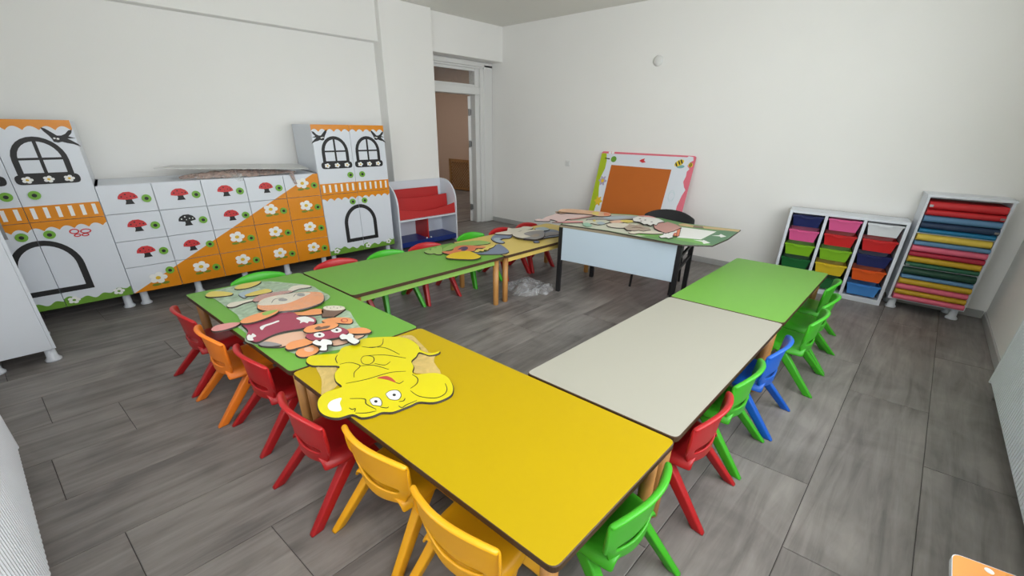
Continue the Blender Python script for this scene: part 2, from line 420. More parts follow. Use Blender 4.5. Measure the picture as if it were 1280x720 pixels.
# lattice cover on the corridor wall (leans along the wall)
lt = thing('lattice_screen', (cw(9.45) - 0.06, 9.45, 0), math.atan2(-1.0, 0.15), 'brown wooden diagonal lattice screen in the corridor', 'screen')
LW, LH = 1.15, 0.82
boxes('screen_frame', [(0, LW, -0.03, 0.0, 0.02, 0.09), (0, LW, -0.03, 0.0, LH - 0.07, LH), (0, 0.07, -0.03, 0, 0.02, LH), (LW - 0.07, LW, -0.03, 0, 0.02, LH), (LW * 0.66 - 0.03, LW * 0.66 + 0.03, -0.03, 0, 0.02, LH)], LATT, lt)
for sgn in (1, -1):
    for k in range(-9, 15):
        c = k * 0.085
        xs = []
        for xx in (0.05, LW - 0.05):
            xs.append((xx, c + sgn * xx if sgn > 0 else c + LW - xx))
        (xa, za), (xb, zb) = xs
        def clip(lo, hi, pa, pb):
            (x1, z1), (x2, z2) = pa, pb
            t0, t1 = 0.0, 1.0
            for bnd, s_ in ((lo, 1), (hi, -1)):
                f1, f2 = s_ * (z1 - bnd), s_ * (z2 - bnd)
                if f1 < 0 and f2 < 0: return None
                if f1 < 0: t0 = max(t0, f1 / (f1 - f2))
                if f2 < 0: t1 = min(t1, f1 / (f1 - f2))
            if t1 - t0 < 0.05: return None
            return (x1 + (x2 - x1) * t0, z1 + (z2 - z1) * t0), (x1 + (x2 - x1) * t1, z1 + (z2 - z1) * t1)
        cc = clip(0.06, LH - 0.04, (xa, za), (xb, zb))
        if not cc: continue
        p, q = Vector(cc[0]), Vector(cc[1]); d = (q - p).normalized(); n = Vector((-d.y, d.x)) * 0.0095
        decal('slat', [tuple(p - n), tuple(q - n), tuple(q + n), tuple(p + n)], -0.006 if sgn > 0 else -0.014, 0.008, LATT, lt)

# ================================================================== TABLES
TZ = 0.50
def round_poly(P, r, k=5):
    out = []; n = len(P)
    for i in range(n):
        a, b, c = Vector(P[i - 1]), Vector(P[i]), Vector(P[(i + 1) % n])
        u = (a - b).normalized(); w = (c - b).normalized()
        for s in range(k + 1):
            t = s / k
            p = (b + u * r) * (1 - t) ** 2 + b * 2 * t * (1 - t) + (b + w * r) * t * t
            out.append((p.x, p.y))
    return out
def table(P, lam, label, apron):
    c = sum((Vector(p) for p in P), Vector((0, 0))) / 4
    t = thing('play_table', (c.x, c.y, 0), 0, label, 'table', 'low tables of the ring')
    L = [Vector(p) - c for p in P]
    if area2([tuple(p) for p in L]) < 0: L = L[::-1]
    poly = round_poly([tuple(p) for p in L], 0.03)
    n = len(poly)
    inner = [tuple(Vector(p) * (1 - 0.004 / max(Vector(p).length, .1))) for p in poly]
    v = [(p[0], p[1], TZ - 0.026) for p in poly] + [(p[0], p[1], TZ - 0.002) for p in poly] + [(p[0], p[1], TZ) for p in inner]
    f = [tuple(range(n))[::-1]] + [(i, (i+1) % n, n+(i+1) % n, n+i) for i in range(n)] + [(n+i, n+(i+1) % n, 2*n+(i+1) % n, 2*n+i) for i in range(n)] + [tuple(range(2*n, 3*n))]
    mesh('tabletop', v, f, [PLYEDGE, LAM[lam]], t, fmats=[0] * (2 * n + 1) + [1])
    def inset(d):
        out = []
        for i in range(4):
            a, b, e = L[i - 1], L[i], L[(i + 1) % 4]
            u = (a - b).normalized(); w = (e - b).normalized()
            s = abs(u.x * w.y - u.y * w.x)
            out.append(b + (u + w) * (d / s))
        return out
    A0, A1 = inset(0.045), inset(0.063)
    for i in range(4):
        j = (i + 1) % 4
        slab('apron', [tuple(A0[i]), tuple(A0[j]), tuple(A1[j]), tuple(A1[i])], TZ - 0.085, TZ - 0.026, apron, t)
    for p in inset(0.056):
        lathe('leg', [(0.024, 0), (0.027, 0.006), (0.029, TZ - 0.026)], BEECH, t, 16, (p.x, p.y, 0))
    return t
g = 0.004
table([(0.588, 0.424), (1.306, 0.42), (1.068, 1.902), (0.356, 1.910)], 'yellow', 'bright yellow low table carrying the yellow cut-out figure', PLYEDGE)
table([(0.353, 1.918), (1.064, 1.910), (0.848, 3.390), (0.108, 3.428)], 'green', 'green low table covered with plastic-wrapped cartoon cut-outs', PLYEDGE)
AG = mat('apron_green', rgb(150, 196, 92), 0.5); AY = mat('apron_pale', rgb(230, 200, 104), 0.5)
table([(0.970, 2.640), (2.424, 2.622), (2.315, 3.325), (0.862, 3.372)], 'green', 'green low table between the wrapped cut-outs and the pale yellow table', AG)
table([(2.432, 2.622), (3.885, 2.616), (3.775, 3.300), (2.323, 3.325)], 'pale', 'pale yellow low table beside the teacher desk', AY)
table([(1.318, 0.424), (2.792, 0.424), (2.668, 1.118), (1.203, 1.142)], 'white', 'off-white low table between the yellow and green tables', PLYEDGE)
table([(2.800, 0.424), (4.200, 0.432), (4.075, 1.128), (2.676, 1.118)], 'green', 'bare green low table in front of the bin unit', PLYEDGE)

# ================================================================== PLASTIC CHAIRS
def subsurf(o, lv=1):
    s = o.modifiers.new('smooth', 'SUBSURF'); s.levels = lv; s.render_levels = lv
def solid(o, t, off=0.0):
    s = o.modifiers.new('thickness', 'SOLIDIFY'); s.thickness = t; s.offset = off
def grid_obj(name, fn, us, vs, skip, parent, material):
    v = [fn(u, w) for w in vs for u in us]; nu = len(us); f = []
    for j in range(len(vs) - 1):
        for i in range(nu - 1):
            if skip and skip(i, j): continue
            f.append((j*nu+i, j*nu+i+1, (j+1)*nu+i+1, (j+1)*nu+i))
    me = bpy.data.meshes.new(name); me.from_pydata(v, [], f); me.materials.append(material)
    bm = bmesh.new(); bm.from_mesh(me)
    bmesh.ops.delete(bm, geom=[x for x in bm.verts if not x.link_faces], context='VERTS'); bm.to_mesh(me); bm.free()
    return link_mesh(name, me, parent, True)
def chair_proto():
    t = thing('child_chair', (0, 0, 0))
    M = PL['red']
    def seat_fn(u, w):                      # w 0 back .. 1 front
        x = u * (0.150 + 0.028 * min(1, w * 3) - 0.012 * w) ; y = -0.110 + 0.300 * w
        z = 0.285 - 0.012 * math.sin(math.pi * min(w, 1)) * (1 - u * u)
        z -= 0.045 * max(0, (abs(u) - 0.86) / 0.14) ** 1.5
        z -= 0.035 * max(0, (w - 0.86) / 0.14) ** 1.5
        return (x, y, z)
    us = [-1, -0.97, -0.88, -0.6, -0.3, 0, 0.3, 0.6, 0.88, 0.97, 1]
    s = grid_obj('seat', seat_fn, us, [0, 0.1, 0.3, 0.5, 0.7, 0.86, 0.95, 1.0], None, t, M); solid(s, 0.014); subsurf(s)
    def sstep(x, a_, b_):
        t_ = min(1, max(0, (x - a_) / (b_ - a_))); return t_ * t_ * (3 - 2 * t_)
    rows = [(0.262, 0), (0.282, 0), (0.302, 0), (0.316, 0), (0.322, 0), (0.356, 0), (0.362, 0), (0.40, 0), (0.45, 0), (0.495, 0), (0.518, 0), (0.523, 1), (0.515, 2)]
    def back_fn(uf, row):
        u, fu = uf; z, ft = row
        k = (z - 0.262) / 0.263
        w = 0.140 + 0.050 * sstep(k, 0.0, 0.45) - (0.005 if z > 0.51 else 0)
        y = -0.108 - 0.034 * k ** 1.3 + 0.050 * u * u * (0.5 + 0.5 * k)
        if z < 0.36: y -= 0.010 * (1 - k) * (1 - u * u)
        if ft: y -= (0, 0.010, 0.022)[ft] * (1 - 0.75 * fu)
        y -= fu * 0.017 * sstep(z, 0.30, 0.38) * (1 - 0.55 * sstep(z, 0.47, 0.52))
        zz = z - (0.034 * abs(u) ** 2.5) * sstep(z, 0.36, 0.52) - 0.006 * fu * sstep(z, 0.45, 0.52)
        zz += -0.014 * (1 - u * u) * (1 - sstep(z, 0.36, 0.44))
        return (u * w + fu * (0.002 if u > 0 else -0.002), y, zz)
    ub = [(-1, 1), (-1, 0), (-0.94, 0), (-0.84, 0), (-0.76, 0), (-0.4, 0), (-0.15, 0), (0.15, 0), (0.4, 0), (0.76, 0), (0.84, 0), (0.94, 0), (1, 0), (1, 1)]
    b = grid_obj('backrest', back_fn, ub, rows, lambda i, j: j == 4 and 4 <= i <= 8, t, M); solid(b, 0.012); subsurf(b)
    def leg(sx, fy):
        top = Vector((sx * 0.140, 0.07 if fy > 0 else 0.045, 0.272)); bot = Vector((sx * (0.186 if fy > 0 else 0.187), fy * 0.205, 0.0))
        v = []
        for P, hx, hy in ((bot, 0.015, 0.025), (bot.lerp(top, 0.5), 0.018, 0.030), (top, 0.024, 0.036)):
            v += [(P.x - hx, P.y - hy, P.z), (P.x + hx, P.y - hy, P.z), (P.x + hx, P.y + hy, P.z), (P.x - hx, P.y + hy, P.z)]
        f = [(0, 3, 2, 1), (8, 9, 10, 11)] + [(a + k, a + (k+1) % 4, a + 4 + (k+1) % 4, a + 4 + k) for a in (0, 4) for k in range(4)]
        mesh('leg', v, f, M, t, bevel=0.007, seg=2, smooth=True)
    for sx in (-1, 1):
        for fy in (1, -1): leg(sx, fy)
    return t
proto = chair_proto()
first = [True]
def chair(colour, x, y, face, label, dz=0.0):
    """x, y: point midway between the rear feet; face: heading of the sitter"""
    o = proto if first[0] else copy_tree(proto)
    first[0] = False
    d = Vector((math.cos(face), math.sin(face)))
    o.location = (x + d.x * 0.205, y + d.y * 0.205, 0)
    o.rotation_euler = (0, 0, face - math.pi / 2)
    for ch in o.children:
        ch.material_slots[0].link = 'OBJECT'; ch.material_slots[0].material = PL[colour]
    tag(o, label, 'chair', 'plastic children chairs around the tables')
N0 = 0.15
R9 = math.pi / 2
chair('red', -0.037, 3.075, N0, 'red plastic child chair at the free corner of the cut-out table')
chair('orange', 0.034, 2.64, N0, 'orange plastic child chair pushed under the cut-out table')
chair('red', 0.150, 2.227, N0, 'red plastic child chair between the orange chair and a red chair')
chair('red', 0.198, 1.602, N0 - 0.02, 'red plastic child chair between a red chair and a yellow chair')
chair('yellow', 0.335, 1.188, N0 + 0.05, 'warm yellow plastic child chair next to a red chair')
chair('yellow', 0.380, 0.742, N0 + 0.02, 'warm yellow plastic child chair at the corner of the yellow table')
chair('green', 1.008, 0.290, R9, 'green plastic child chair at the short end of the yellow table')
chair('red', 1.626, 0.297, R9, 'red plastic child chair between two green chairs at the white table')
chair('green', 2.060, 0.290, R9, 'green plastic child chair between the red and the blue chair')
chair('blue', 2.480, 0.263, R9, 'blue plastic child chair pushed under the white table')
chair('green', 3.116, 0.200, R9, 'green plastic child chair next to the blue chair at the bare green table')
chair('green', 3.524, 0.205, R9, 'green plastic child chair in the middle of three at the bare green table')
chair('green', 3.932, 0.262, R9, 'green plastic child chair closest to the coloured bins')
chair('green', 0.575, 3.590, -R9, 'green plastic child chair in front of the flower drawers')
chair('red', 1.165, 3.550, -R9, 'red plastic child chair where the two green tables meet')
chair('green', 1.620, 3.515, -R9, 'green plastic child chair in front of the tall cabinet by the book rack')
chair('red', 2.035, 3.500, -R9, 'red plastic child chair in front of the red book rack')
chair('green', 2.655, 3.545, -R9, 'green plastic child chair at the pale yellow table')
chair('red', 3.072, 3.500, -R9, 'red plastic child chair beside the green chair at the pale yellow table')
chair('red', 3.486, 3.490, -R9, 'red plastic child chair at the far end of the pale yellow table')

# ================================================================== PAINTED CABINETS
FY = 4.85                                   # front face of the doors
BZ = 0.142; TOPZ = 1.625; DZ = 1.115
def foot(t, x, y, h):
    lathe('foot', [(0.042, 0), (0.044, 0.012), (0.030, 0.03), (0.027, h)], WHITE, t, 16, (x, y, 0))
def knob(t, x, z, y):
    k = mesh('knob', *cyl_y(x, z, 0.034, 0.036, y, y - 0.012), GREENK, t)
    mesh('knob_screw', *cyl_y(x, z, 0.014, 0.014, y - 0.012, y - 0.016), BLACK, k) if k.parent.parent is None else mesh('knob_screw', *cyl_y(x, z, 0.014, 0.014, y - 0.012, y - 0.016), BLACK, t)
def cyl_y(x, z, rx, rz, y0, y1, n=16):
    e0 = ell(x, z, rx, rz, n)
    v = [(p[0], y0, p[1]) for p in e0] + [(p[0], y1, p[1]) for p in e0]
    f = [tuple(range(n)), tuple(range(2*n-1, n-1, -1))] + [(i, (i+1) % n, n+(i+1) % n, n+i) for i in range(n)]
    return v, f
def flower(t, x, z, y, s, leaves=True, petals=PETAL, centre=YELC):
    pts = []
    n = 40
    for i in range(n):
        a = 2 * math.pi * i / n; r = s * (0.70 + 0.36 * abs(math.cos(2.5 * a)) ** 0.7)
        pts.append((x + r * math.cos(a) * 1.15, z + r * math.sin(a) * 0.95))
    if leaves:
        for lx, lz in ((-0.5, -1.15), (0.75, -1.05)):
            decal('leaf', ell(x + lx * s, z + lz * s, s * 0.55, s * 0.22, 10), y, 0.002, LEAF, t)
        decal('stem', [(x - .06*s, z - 1.3*s), (x + .1*s, z - 1.3*s), (x + .1*s, z - .5*s), (x - .06*s, z - .5*s)], y, 0.0022, LEAF, t)
    decal('petals', pts, y, 0.004, petals, t)
    decal('flower_centre', ell(x, z, s * 0.34, s * 0.30, 12), y - 0.004, 0.002, centre, t)
def mushroom(t, x, z, y, cap=REDM, s=1.0):
    stem = [(x - .022*s, z + .0), (x - .018*s, z - .03*s), (x - .028*s, z - .055*s), (x + .034*s, z - .055*s), (x + .024*s, z - .03*s), (x + .022*s, z + .0)]
    decal('mushroom_stem', stem, y, 0.003, BLACK, t)
    c = [(x - .066*s, z - .006*s), (x - .062*s, z + .014*s), (x - .048*s, z + .034*s), (x - .02*s, z + .05*s), (x + .02*s, z + .05*s), (x + .048*s, z + .034*s), (x + .062*s, z + .014*s), (x + .066*s, z - .006*s), (x + .03*s, z - .014*s), (x - .03*s, z - .014*s)]
    decal('mushroom_cap', c, y - 0.001, 0.004, cap, t)
    for dx, dz_, r in ((-.04, .012, .006), (-.012, .03, .006), (.02, .012, .005), (.044, .010, .006), (-.006, 0.002, .004)):
        decal('cap_spot', ell(x + dx*s, z + dz_*s, r*s, r*s, 8), y - 0.005, 0.0012, BLACK if cap is REDM else PETAL, t)

def clip_half(poly, a, b, c):
    """part of poly with a*x + b*z + c <= 0"""
    out = []
    for i in range(len(poly)):
        p, q = poly[i], poly[(i + 1) % len(poly)]
        fp, fq = a*p[0] + b*p[1] + c, a*q[0] + b*q[1] + c
        if fp <= 0: out.append(p)
        if fp * fq < 0:
            s = fp / (fp - fq); out.append((p[0] + (q[0]-p[0])*s, p[1] + (q[1]-p[1])*s))
    return out
# ---- drawer cabinet
X0, X1 = -0.196, 1.594
dc = thing('drawer_cabinet', (X0, FY, 0), 0, 'low white and orange drawer cabinet painted with mushrooms and daisies', 'cabinet')
Wd = X1 - X0
boxes('carcass', [(0, Wd, 0.02, 0.60, BZ, BZ + 0.018), (0, Wd, 0.02, 0.60, DZ - 0.018, DZ), (0, 0.018, 0.02, 0.60, BZ, DZ), (Wd - 0.018, Wd, 0.02, 0.60, BZ, DZ), (0, Wd, 0.04, 0.60, BZ + 0.018, DZ - 0.018)], WHITE, dc)
for k in range(5):
    for yy in (0.09, 0.52): foot(dc, 0.06 + (Wd - 0.12) * k / 4, yy, BZ)
cw_, ch_ = Wd / 5, (DZ - BZ) / 4
da = DZ - BZ; db = 1.745                       # diagonal from the lower left corner
for r in range(4):
    for c in range(5):
        x0, x1 = c * cw_ + 0.0025, (c + 1) * cw_ - 0.0025
        z1, z0 = DZ - r * ch_ - 0.0025, DZ - (r + 1) * ch_ + 0.0025
        d = box('drawer', x0, x1, 0.0, 0.02, z0, z1, WHITE, dc)
        # orange below the diagonal: (z-BZ) <= (x)*da/db
        poly = clip_half([(x0, z0), (x1, z0), (x1, z1), (x0, z1)], -da / db, 1.0, -BZ)
        orange = False
        if len(poly) >= 3 and abs(area2(poly)) > 1e-4:
            decal('orange_panel', poly, 0.0, 0.0025, ORANGE, d)
        fl_ = (c >= 4 - r) if r < 3 else True
        mx, mz = x0 + (x1 - x0) * 0.5, (z0 + z1) / 2 + 0.01
        if r == 3 and c == 0: mx += 0.02; mz -= 0.035
        if fl_: flower(d, mx, mz + 0.015, -0.0025, 0.056)
        else: mushroom(d, mx - (0.02 if (r, c) == (2, 1) else 0), mz, 0.0, BLACK if (r, c) == (1, 1) else REDM)
        kx, kz = x0 + (x1 - x0) * 0.84, (z0 + z1) / 2 - 0.005
        if r == 3 and c == 0: kz += 0.05
        v, f = cyl_y(kx, kz, 0.033, 0.034, -0.0015, -0.014); mesh('knob', v, f, GREENK, d)
        v, f = cyl_y(kx, kz, 0.014, 0.014, -0.014, -0.018); mesh('knob_screw', v, f, BLACK, d)

# ---- tall cabinets
def wave_strip(x0, x1, ztop, zbase, amp, n, phase=0.0, per=12):
    pts = [(x0, ztop), (x1, ztop)]
    m_ = n * per
    for i in range(m_ + 1):
        s = 1 - i / m_
        x = x0 + (x1 - x0) * s
        z = zbase + amp * (abs(math.sin(math.pi * (s * n + phase))) ** 0.8)
        pts.append((x, z))
    return pts
def grass_strip(x0, x1, zb, zt, seed):
    rnd = random.Random(seed); pts = [(x0, zb), (x1, zb)]
    n = 44
    for i in range(n + 1):
        s = 1 - i / n; x = x0 + (x1 - x0) * s
        z = zt + 0.012 * math.sin(x * 62 + seed) + 0.016 * math.sin(x * 15 + seed * 2)
        pts.append((x, z))
    return pts
def arch(cx, zb, zt, hw, n=14, inset_=0.0):
    hw2 = hw - inset_; z0 = zb + inset_; z1 = zt - inset_
    pts = [(cx - hw2, z0), (cx + hw2, z0)]
    rise = min(hw2 * 1.15, (z1 - z0) * 0.62); zc = z1 - rise
    for i in range(n + 1):
        a = math.pi * i / n
        pts.append((cx + hw2 * math.cos(a), zc + rise * math.sin(a)))
    return pts
def bird(t, x, z, y, fl):
    s = 1.0
    base = [(-.085, .075), (-.075, .045), (-.055, .012), (-.045, -.010), (-.040, -.034), (-.018, -.040), (.004, -.034), (.030, -.044), (.062, -.052), (.10, -.072), (.086, -.050), (.060, -.026), (.040, -.010), (.085, -.008), (.050, .006), (.072, .030), (.082, .056), (.060, .050), (.036, .024), (.012, .012), (-.012, .012), (-.034, .036), (-.060, .062)]
    pts = [(x + p[0] * fl * s, z + p[1] * s) for p in base]
    if fl < 0: pts = pts[::-1]
    b = decal('bird', pts, y, 0.003, BLACK, t)
    decal('bird_eye', ell(x - .012 * fl, z - .012, .008, .007, 10), y - 0.003, 0.001, PETAL, t)
    decal('bird_eye', ell(x - .030 * fl, z - .008, .007, .006, 10), y - 0.003, 0.001, PETAL, t)
def tall_cabinet(x0, x1, label, butterfly, birdflip, sideR):
    t = thing('tall_cabinet', (x0, FY, 0), 0, label, 'cabinet')
    w = x1 - x0; mid = w / 2; SZ = 0.868
    boxes('carcass', [(0, 0.018, 0.02, 0.62, BZ, TOPZ), (w - 0.018, w, 0.02, 0.62, BZ, TOPZ), (0.018, w - 0.018, 0.02, 0.62, TOPZ - 0.018, TOPZ), (0.018, w - 0.018, 0.02, 0.62, BZ, BZ + 0.018), (0.018, w - 0.018, 0.05, 0.62, BZ + 0.018, TOPZ - 0.018)], WHITE, t)
    for xx in (0.06, w - 0.06):
        for yy in (0.09, 0.54): foot(t, xx, yy, BZ)
    gp = 0.002
    for side, (a, b) in enumerate(((0, mid), (mid, w))):
        a += gp; b -= gp; cx = (a + b) / 2
        # upper door
        d = box('door', a, b, 0, 0.02, SZ + gp, TOPZ, WHITE, t)
        decal('scalloped_eave', wave_strip(a, b, TOPZ, 1.548, 0.032, 5, 0.1), 0, 0.003, ORANGE, d)
        wl = cx + (0.018 if side == 0 else -0.018)
        ringdecal('painted_window', arch(wl, 1.205, 1.505, 0.150), arch(wl, 1.205, 1.505, 0.150, inset_=0.034), 0, 0.003, BLACK, d)
        decal('window_bar', [(wl - .010, 1.22), (wl + .010, 1.22), (wl + .010, 1.49), (wl - .010, 1.49)], 0, 0.0028, BLACK, d)
        decal('window_bar', [(wl - .135, 1.335), (wl + .135, 1.335), (wl + .135, 1.352), (wl - .135, 1.352)], 0, 0.0029, BLACK, d)
        sl = round_poly([(wl - .175, 1.155), (wl + .175, 1.155), (wl + .175, 1.228), (wl - .175, 1.228)], 0.034, 4)
        decal('painted_sill', sl, 0, 0.005, BLACK, d)
        for q in (-0.112, 0, 0.112): flower(d, wl + q, 1.191, -0.005, 0.026, False)
        bird(d, a + 0.085 if side == 0 else b - 0.085, 1.50, 0, 1 if side == 1 else -1)
        decal('balcony_band', [(a, SZ + gp), (b, SZ + gp), (b, 0.992), (a, 0.992)], 0, 0.003, ORANGE, d)
        for q in range(6):
            xx = a + (b - a) * (q + 0.6) / 6.2
            decal('baluster', [(xx - .012, 0.893), (xx + .012, 0.893), (xx + .012, 0.978), (xx - .012, 0.978)], -0.003, 0.0015, PETAL, d)
        kx = b - 0.055 if side == 0 else a + 0.085
        v, f = cyl_y(kx, 1.075, 0.034, 0.034, 0, -0.013); mesh('knob', v, f, GREENK, d)
        v, f = cyl_y(kx, 1.075, 0.014, 0.014, -0.013, -0.017); mesh('knob_screw', v, f, BLACK, d)
        # lower door
        e = box('door', a, b, 0, 0.02, BZ, SZ - gp, WHITE, t)
        decal('scalloped_band', wave_strip(a, b, SZ - gp, 0.790, 0.032, 5, 0.35), 0, 0.003, ORANGE, e)
        # half of the painted doorway
        full_o = arch(mid, 0.268, 0.722, 0.205, 20); full_i = arch(mid, 0.268, 0.722, 0.205, 20, 0.043)
        def half(pl, keep):      # clip to this leaf
            return clip_half(pl, 1, 0, -(mid - gp)) if keep == 0 else clip_half(pl, -1, 0, mid + gp)
        po, pi_ = half(full_o, side), half(full_i, side)
        # ring half: outer path then inner path back
        xm = mid - gp if side == 0 else mid + gp
        def chain(pl):
            k = [i for i in range(len(pl)) if abs(pl[i][0] - xm) < 1e-6]
            lo = min(k, key=lambda i: pl[i][1]); hi = max(k, key=lambda i: pl[i][1])
            n = len(pl); out = []; i = lo
            step = 1 if side == 1 else -1
            while True:
                out.append(pl[i])
                if i == hi: break
                i = (i + step) % n
            return out
        co, ci = chain(po), chain(pi_)
        def strip(o_, i_):
            n = min(len(o_), len(i_)); o_, i_ = o_[:n-1] + [o_[-1]], i_[:n-1] + [i_[-1]]
            v = []
            for yy in (0.0, -0.003): v += [(p[0], yy, p[1]) for p in o_] + [(p[0], yy, p[1]) for p in i_]
            f = []
            for k in range(n - 1):
                f += [(2*n+k, 2*n+k+1, 3*n+k+1, 3*n+k), (k, k+1, 2*n+k+1, 2*n+k), (n+k, n+k+1, 3*n+k+1, 3*n+k)]
            return v, f
        v, f = strip(co, ci); mesh('painted_doorway', v, f, BLACK, e)
        decal('grass_border', grass_strip(a, b, BZ, 0.205, 3 + side), 0, 0.003, GRASS, e)
        for q in ((0.18,) if side == 0 else (0.13, 0.80)):
            flower(e, a + (b - a) * q, 0.19 + (0.006 if q > .5 else 0), -0.003, 0.032, False, PETAL, GRASS)
        kx = b - 0.07 if side == 0 else a + 0.075
        v, f = cyl_y(kx, 0.762, 0.034, 0.034, 0, -0.013); mesh('knob', v, f, GREENK, e)
        v, f = cyl_y(kx, 0.762, 0.014, 0.014, -0.013, -0.017); mesh('knob_screw', v, f, BLACK, e)
        if butterfly and side == 1:
            for dx, dz_, rx, rz in ((-.03, .018, .030, .022), (.036, .012, .034, .020), (-.02, -.016, .022, .014), (.026, -.018, .024, .014)):
                ringdecal('butterfly', ell(a + .245 + dx, 0.748 + dz_, rx, rz, 14), ell(a + .245 + dx, 0.748 + dz_, rx - .009, rz - .008, 14), 0, 0.003, REDM, e)
    return t
tall_cabinet(-1.055, -0.198, 'tall painted cabinet with butterfly, left of the mushroom drawers', True, 1, False)
tall_cabinet(1.597, 2.443, 'tall painted cabinet with black arched windows beside the book rack', False, 1, True)

# ---- board and film on the drawer cabinet
gs = thing('glass_board', (0.88, 5.12, DZ), 0, 'thin white board lying on the drawer cabinet above plastic film', 'board')
mesh('board_sheet', [(-.66, -.10, .105), (.60, -.36, .058), (.66, .20, .07), (-.50, .25, .10), (-.66, -.10, .111), (.60, -.36, .064), (.66, .20, .076), (-.50, .25, .106)], BOXF, mat('frosted_board', rgb(205, 206, 204), 0.3), gs)
fb = thing('plastic_film', (0.90, 4.98, DZ), 0, 'crumpled brownish plastic film bundle on the drawer cabinet', 'plastic film')
BROWNF = film_mat('brownish_film', rgb(176, 152, 142), 0.75, 0.25)
def film_bundle():
    us = [i / 28 for i in range(29)]; vs = [i / 10 for i in range(11)]; rnd = random.Random(4)
    v = []
    for u in us:
        x = -0.52 + 1.02 * u; prof = math.sin(math.pi * min(1, max(0.02, u * 0.96 + 0.02))) ** 0.5
        for w in vs:
            a = math.pi * w
            y = -0.11 * math.cos(a) * prof + 0.012 * math.sin(9 * u + 5 * w); z = 0.006 + 0.066 * math.sin(a) * prof * (1 - 0.25 * u) + 0.008 * rnd.uniform(-1, 1) * prof + 0.006
            v.append((x, y - 0.02, max(0.003, z)))
    n = len(vs); f = [(i*n+j, i*n+j+1, (i+1)*n+j+1, (i+1)*n+j) for i in range(28) for j in range(n - 1)]
    o = mesh('film_roll', v, f, BROWNF, fb, smooth=True)
    # tails hanging over the front
    for x, l, w in ((0.42, 0.12, 0.05), (-0.08, 0.05, 0.10)):
        vv, ff = [], []
        for i in range(6):
            t = i / 5
            for j in range(5):
                s = j / 4 - .5
                vv.append((x + s * w * (1 - .5 * t) + 0.03 * t, -0.142 - 0.006 * math.sin(j * 2 + i), 0.02 - l * t + (0.0 if t > 0 else 0.02)))
        ff = [(i*5+j, i*5+j+1, (i+1)*5+j+1, (i+1)*5+j) for i in range(5) for j in range(4)]
        mesh('film_tail', vv, ff, BROWNF if l > .1 else FILM, fb, smooth=True)
film_bundle()

# ---- plain white cupboard on the window wall
cp = thing('white_cupboard', (-0.655, 4.04, 0), 0, 'plain white cupboard with round feet in front of the butterfly cabinet', 'cabinet')
def sk(x, y, z): return (x + (-0.165) * y, y, z)
v = [sk(*p) for p in boxv(-0.335, -0.018, 0, 0.68, 0.10, 1.62)]
mesh('carcass', v, BOXF, WHITE, cp, bevel=0.002)
for a, b in ((0.003, 0.338), (0.342, 0.677)):
    d = mesh('door', [sk(*p) for p in boxv(-0.017, 0.0, a, b, 0.102, 1.618)], BOXF, WHITE, cp)
    k = 0.30 if a < .1 else 0.38
    mesh('handle', [sk(*p) for p in boxv(0.0, 0.018, k - 0.008, k + 0.008, 0.85, 0.97)], BOXF, METAL, d)
for xx, yy in ((-0.035, 0.045), (-0.035, 0.63), (-0.30, 0.045), (-0.30, 0.63)):
    p = sk(xx, yy, 0); foot(cp, p[0], p[1], 0.10)

# ---- book rack
REDP = mat('red_panel', rgb(190, 40, 40), 0.45, noise=0.03, scale=6); BLUEP = mat('blue_panel', rgb(28, 52, 128), 0.4)
bk = thing('book_rack', (2.55, 4.88, 0), 0, 'white book rack with red sloping pockets and blue shelf', 'shelf')
BWd, BD, BH = 0.965, 0.40, 0.90
side = [(0, 0), (0, 0.60)] + [(0 + 0.30 * (1 - math.cos(a)), 0.60 + 0.30 * math.sin(a)) for a in [math.pi / 2 * i / 8 for i in range(1, 9)]] + [(BD, 0.90), (BD, 0)]
for xx in (0, BWd - 0.02):
    n = len(side)
    v = [(xx, p[0], p[1]) for p in side] + [(xx + 0.02, p[0], p[1]) for p in side]
    f = [tuple(range(n)), tuple(range(2*n-1, n-1, -1))] + [(i, (i+1) % n, n+(i+1) % n, n+i) for i in range(n)]
    mesh('side_panel', v, f, WHITE, bk)
box('back_panel', 0.02, BWd - 0.02, BD - 0.015, BD, 0.05, 0.90, WHITE, bk)
box('shelf', 0.02, BWd - 0.02, 0.0, BD - 0.015, 0.405, 0.425, WHITE, bk)
box('blue_shelf', 0.02, BWd - 0.02, 0.01, BD - 0.015, 0.04, 0.11, BLUEP, bk)
box('divider', 0.47, 0.49, 0.05, BD - 0.015, 0.11, 0.405, REDP, bk)
for sx in (0.445, 0.515): lathe('peg', [(0.012, 0), (0.012, 0.016)], WHITE, bk, 10, (sx, 0.04, 0.11))
def pocket(y0, z0, y1, z1, x1, dip):
    n = 16; v = []
    for yy in (0, 0.012):
        for i in range(n + 1):
            s = i / n; x = 0.02 + (x1 - 0.02) * s
            v.append((x, y0 + yy, z0))
        for i in range(n + 1):
            s = i / n; x = 0.02 + (x1 - 0.02) * s
            v.append((x, y1 + yy, z1 - dip * math.sin(math.pi * s)))
    m_ = n + 1; f = []
    for i in range(n):
        f += [(i, i+1, m_+i+1, m_+i), (2*m_+i, 3*m_+i, 3*m_+i+1, 2*m_+i+1), (m_+i, m_+i+1, 3*m_+i+1, 3*m_+i), (i, 2*m_+i, 2*m_+i+1, i+1)]
    f += [(0, m_, 3*m_, 2*m_), (n, 2*m_+n, 3*m_+n, m_+n)]
    mesh('book_pocket', v, f, REDP, bk)
pocket(0.015, 0.43, 0.03, 0.575, BWd - 0.02, 0.06)
pocket(0.15, 0.45, 0.17, 0.70, BWd - 0.06, 0.015)
pocket(0.27, 0.50, 0.29, 0.80, BWd - 0.13, 0.0)
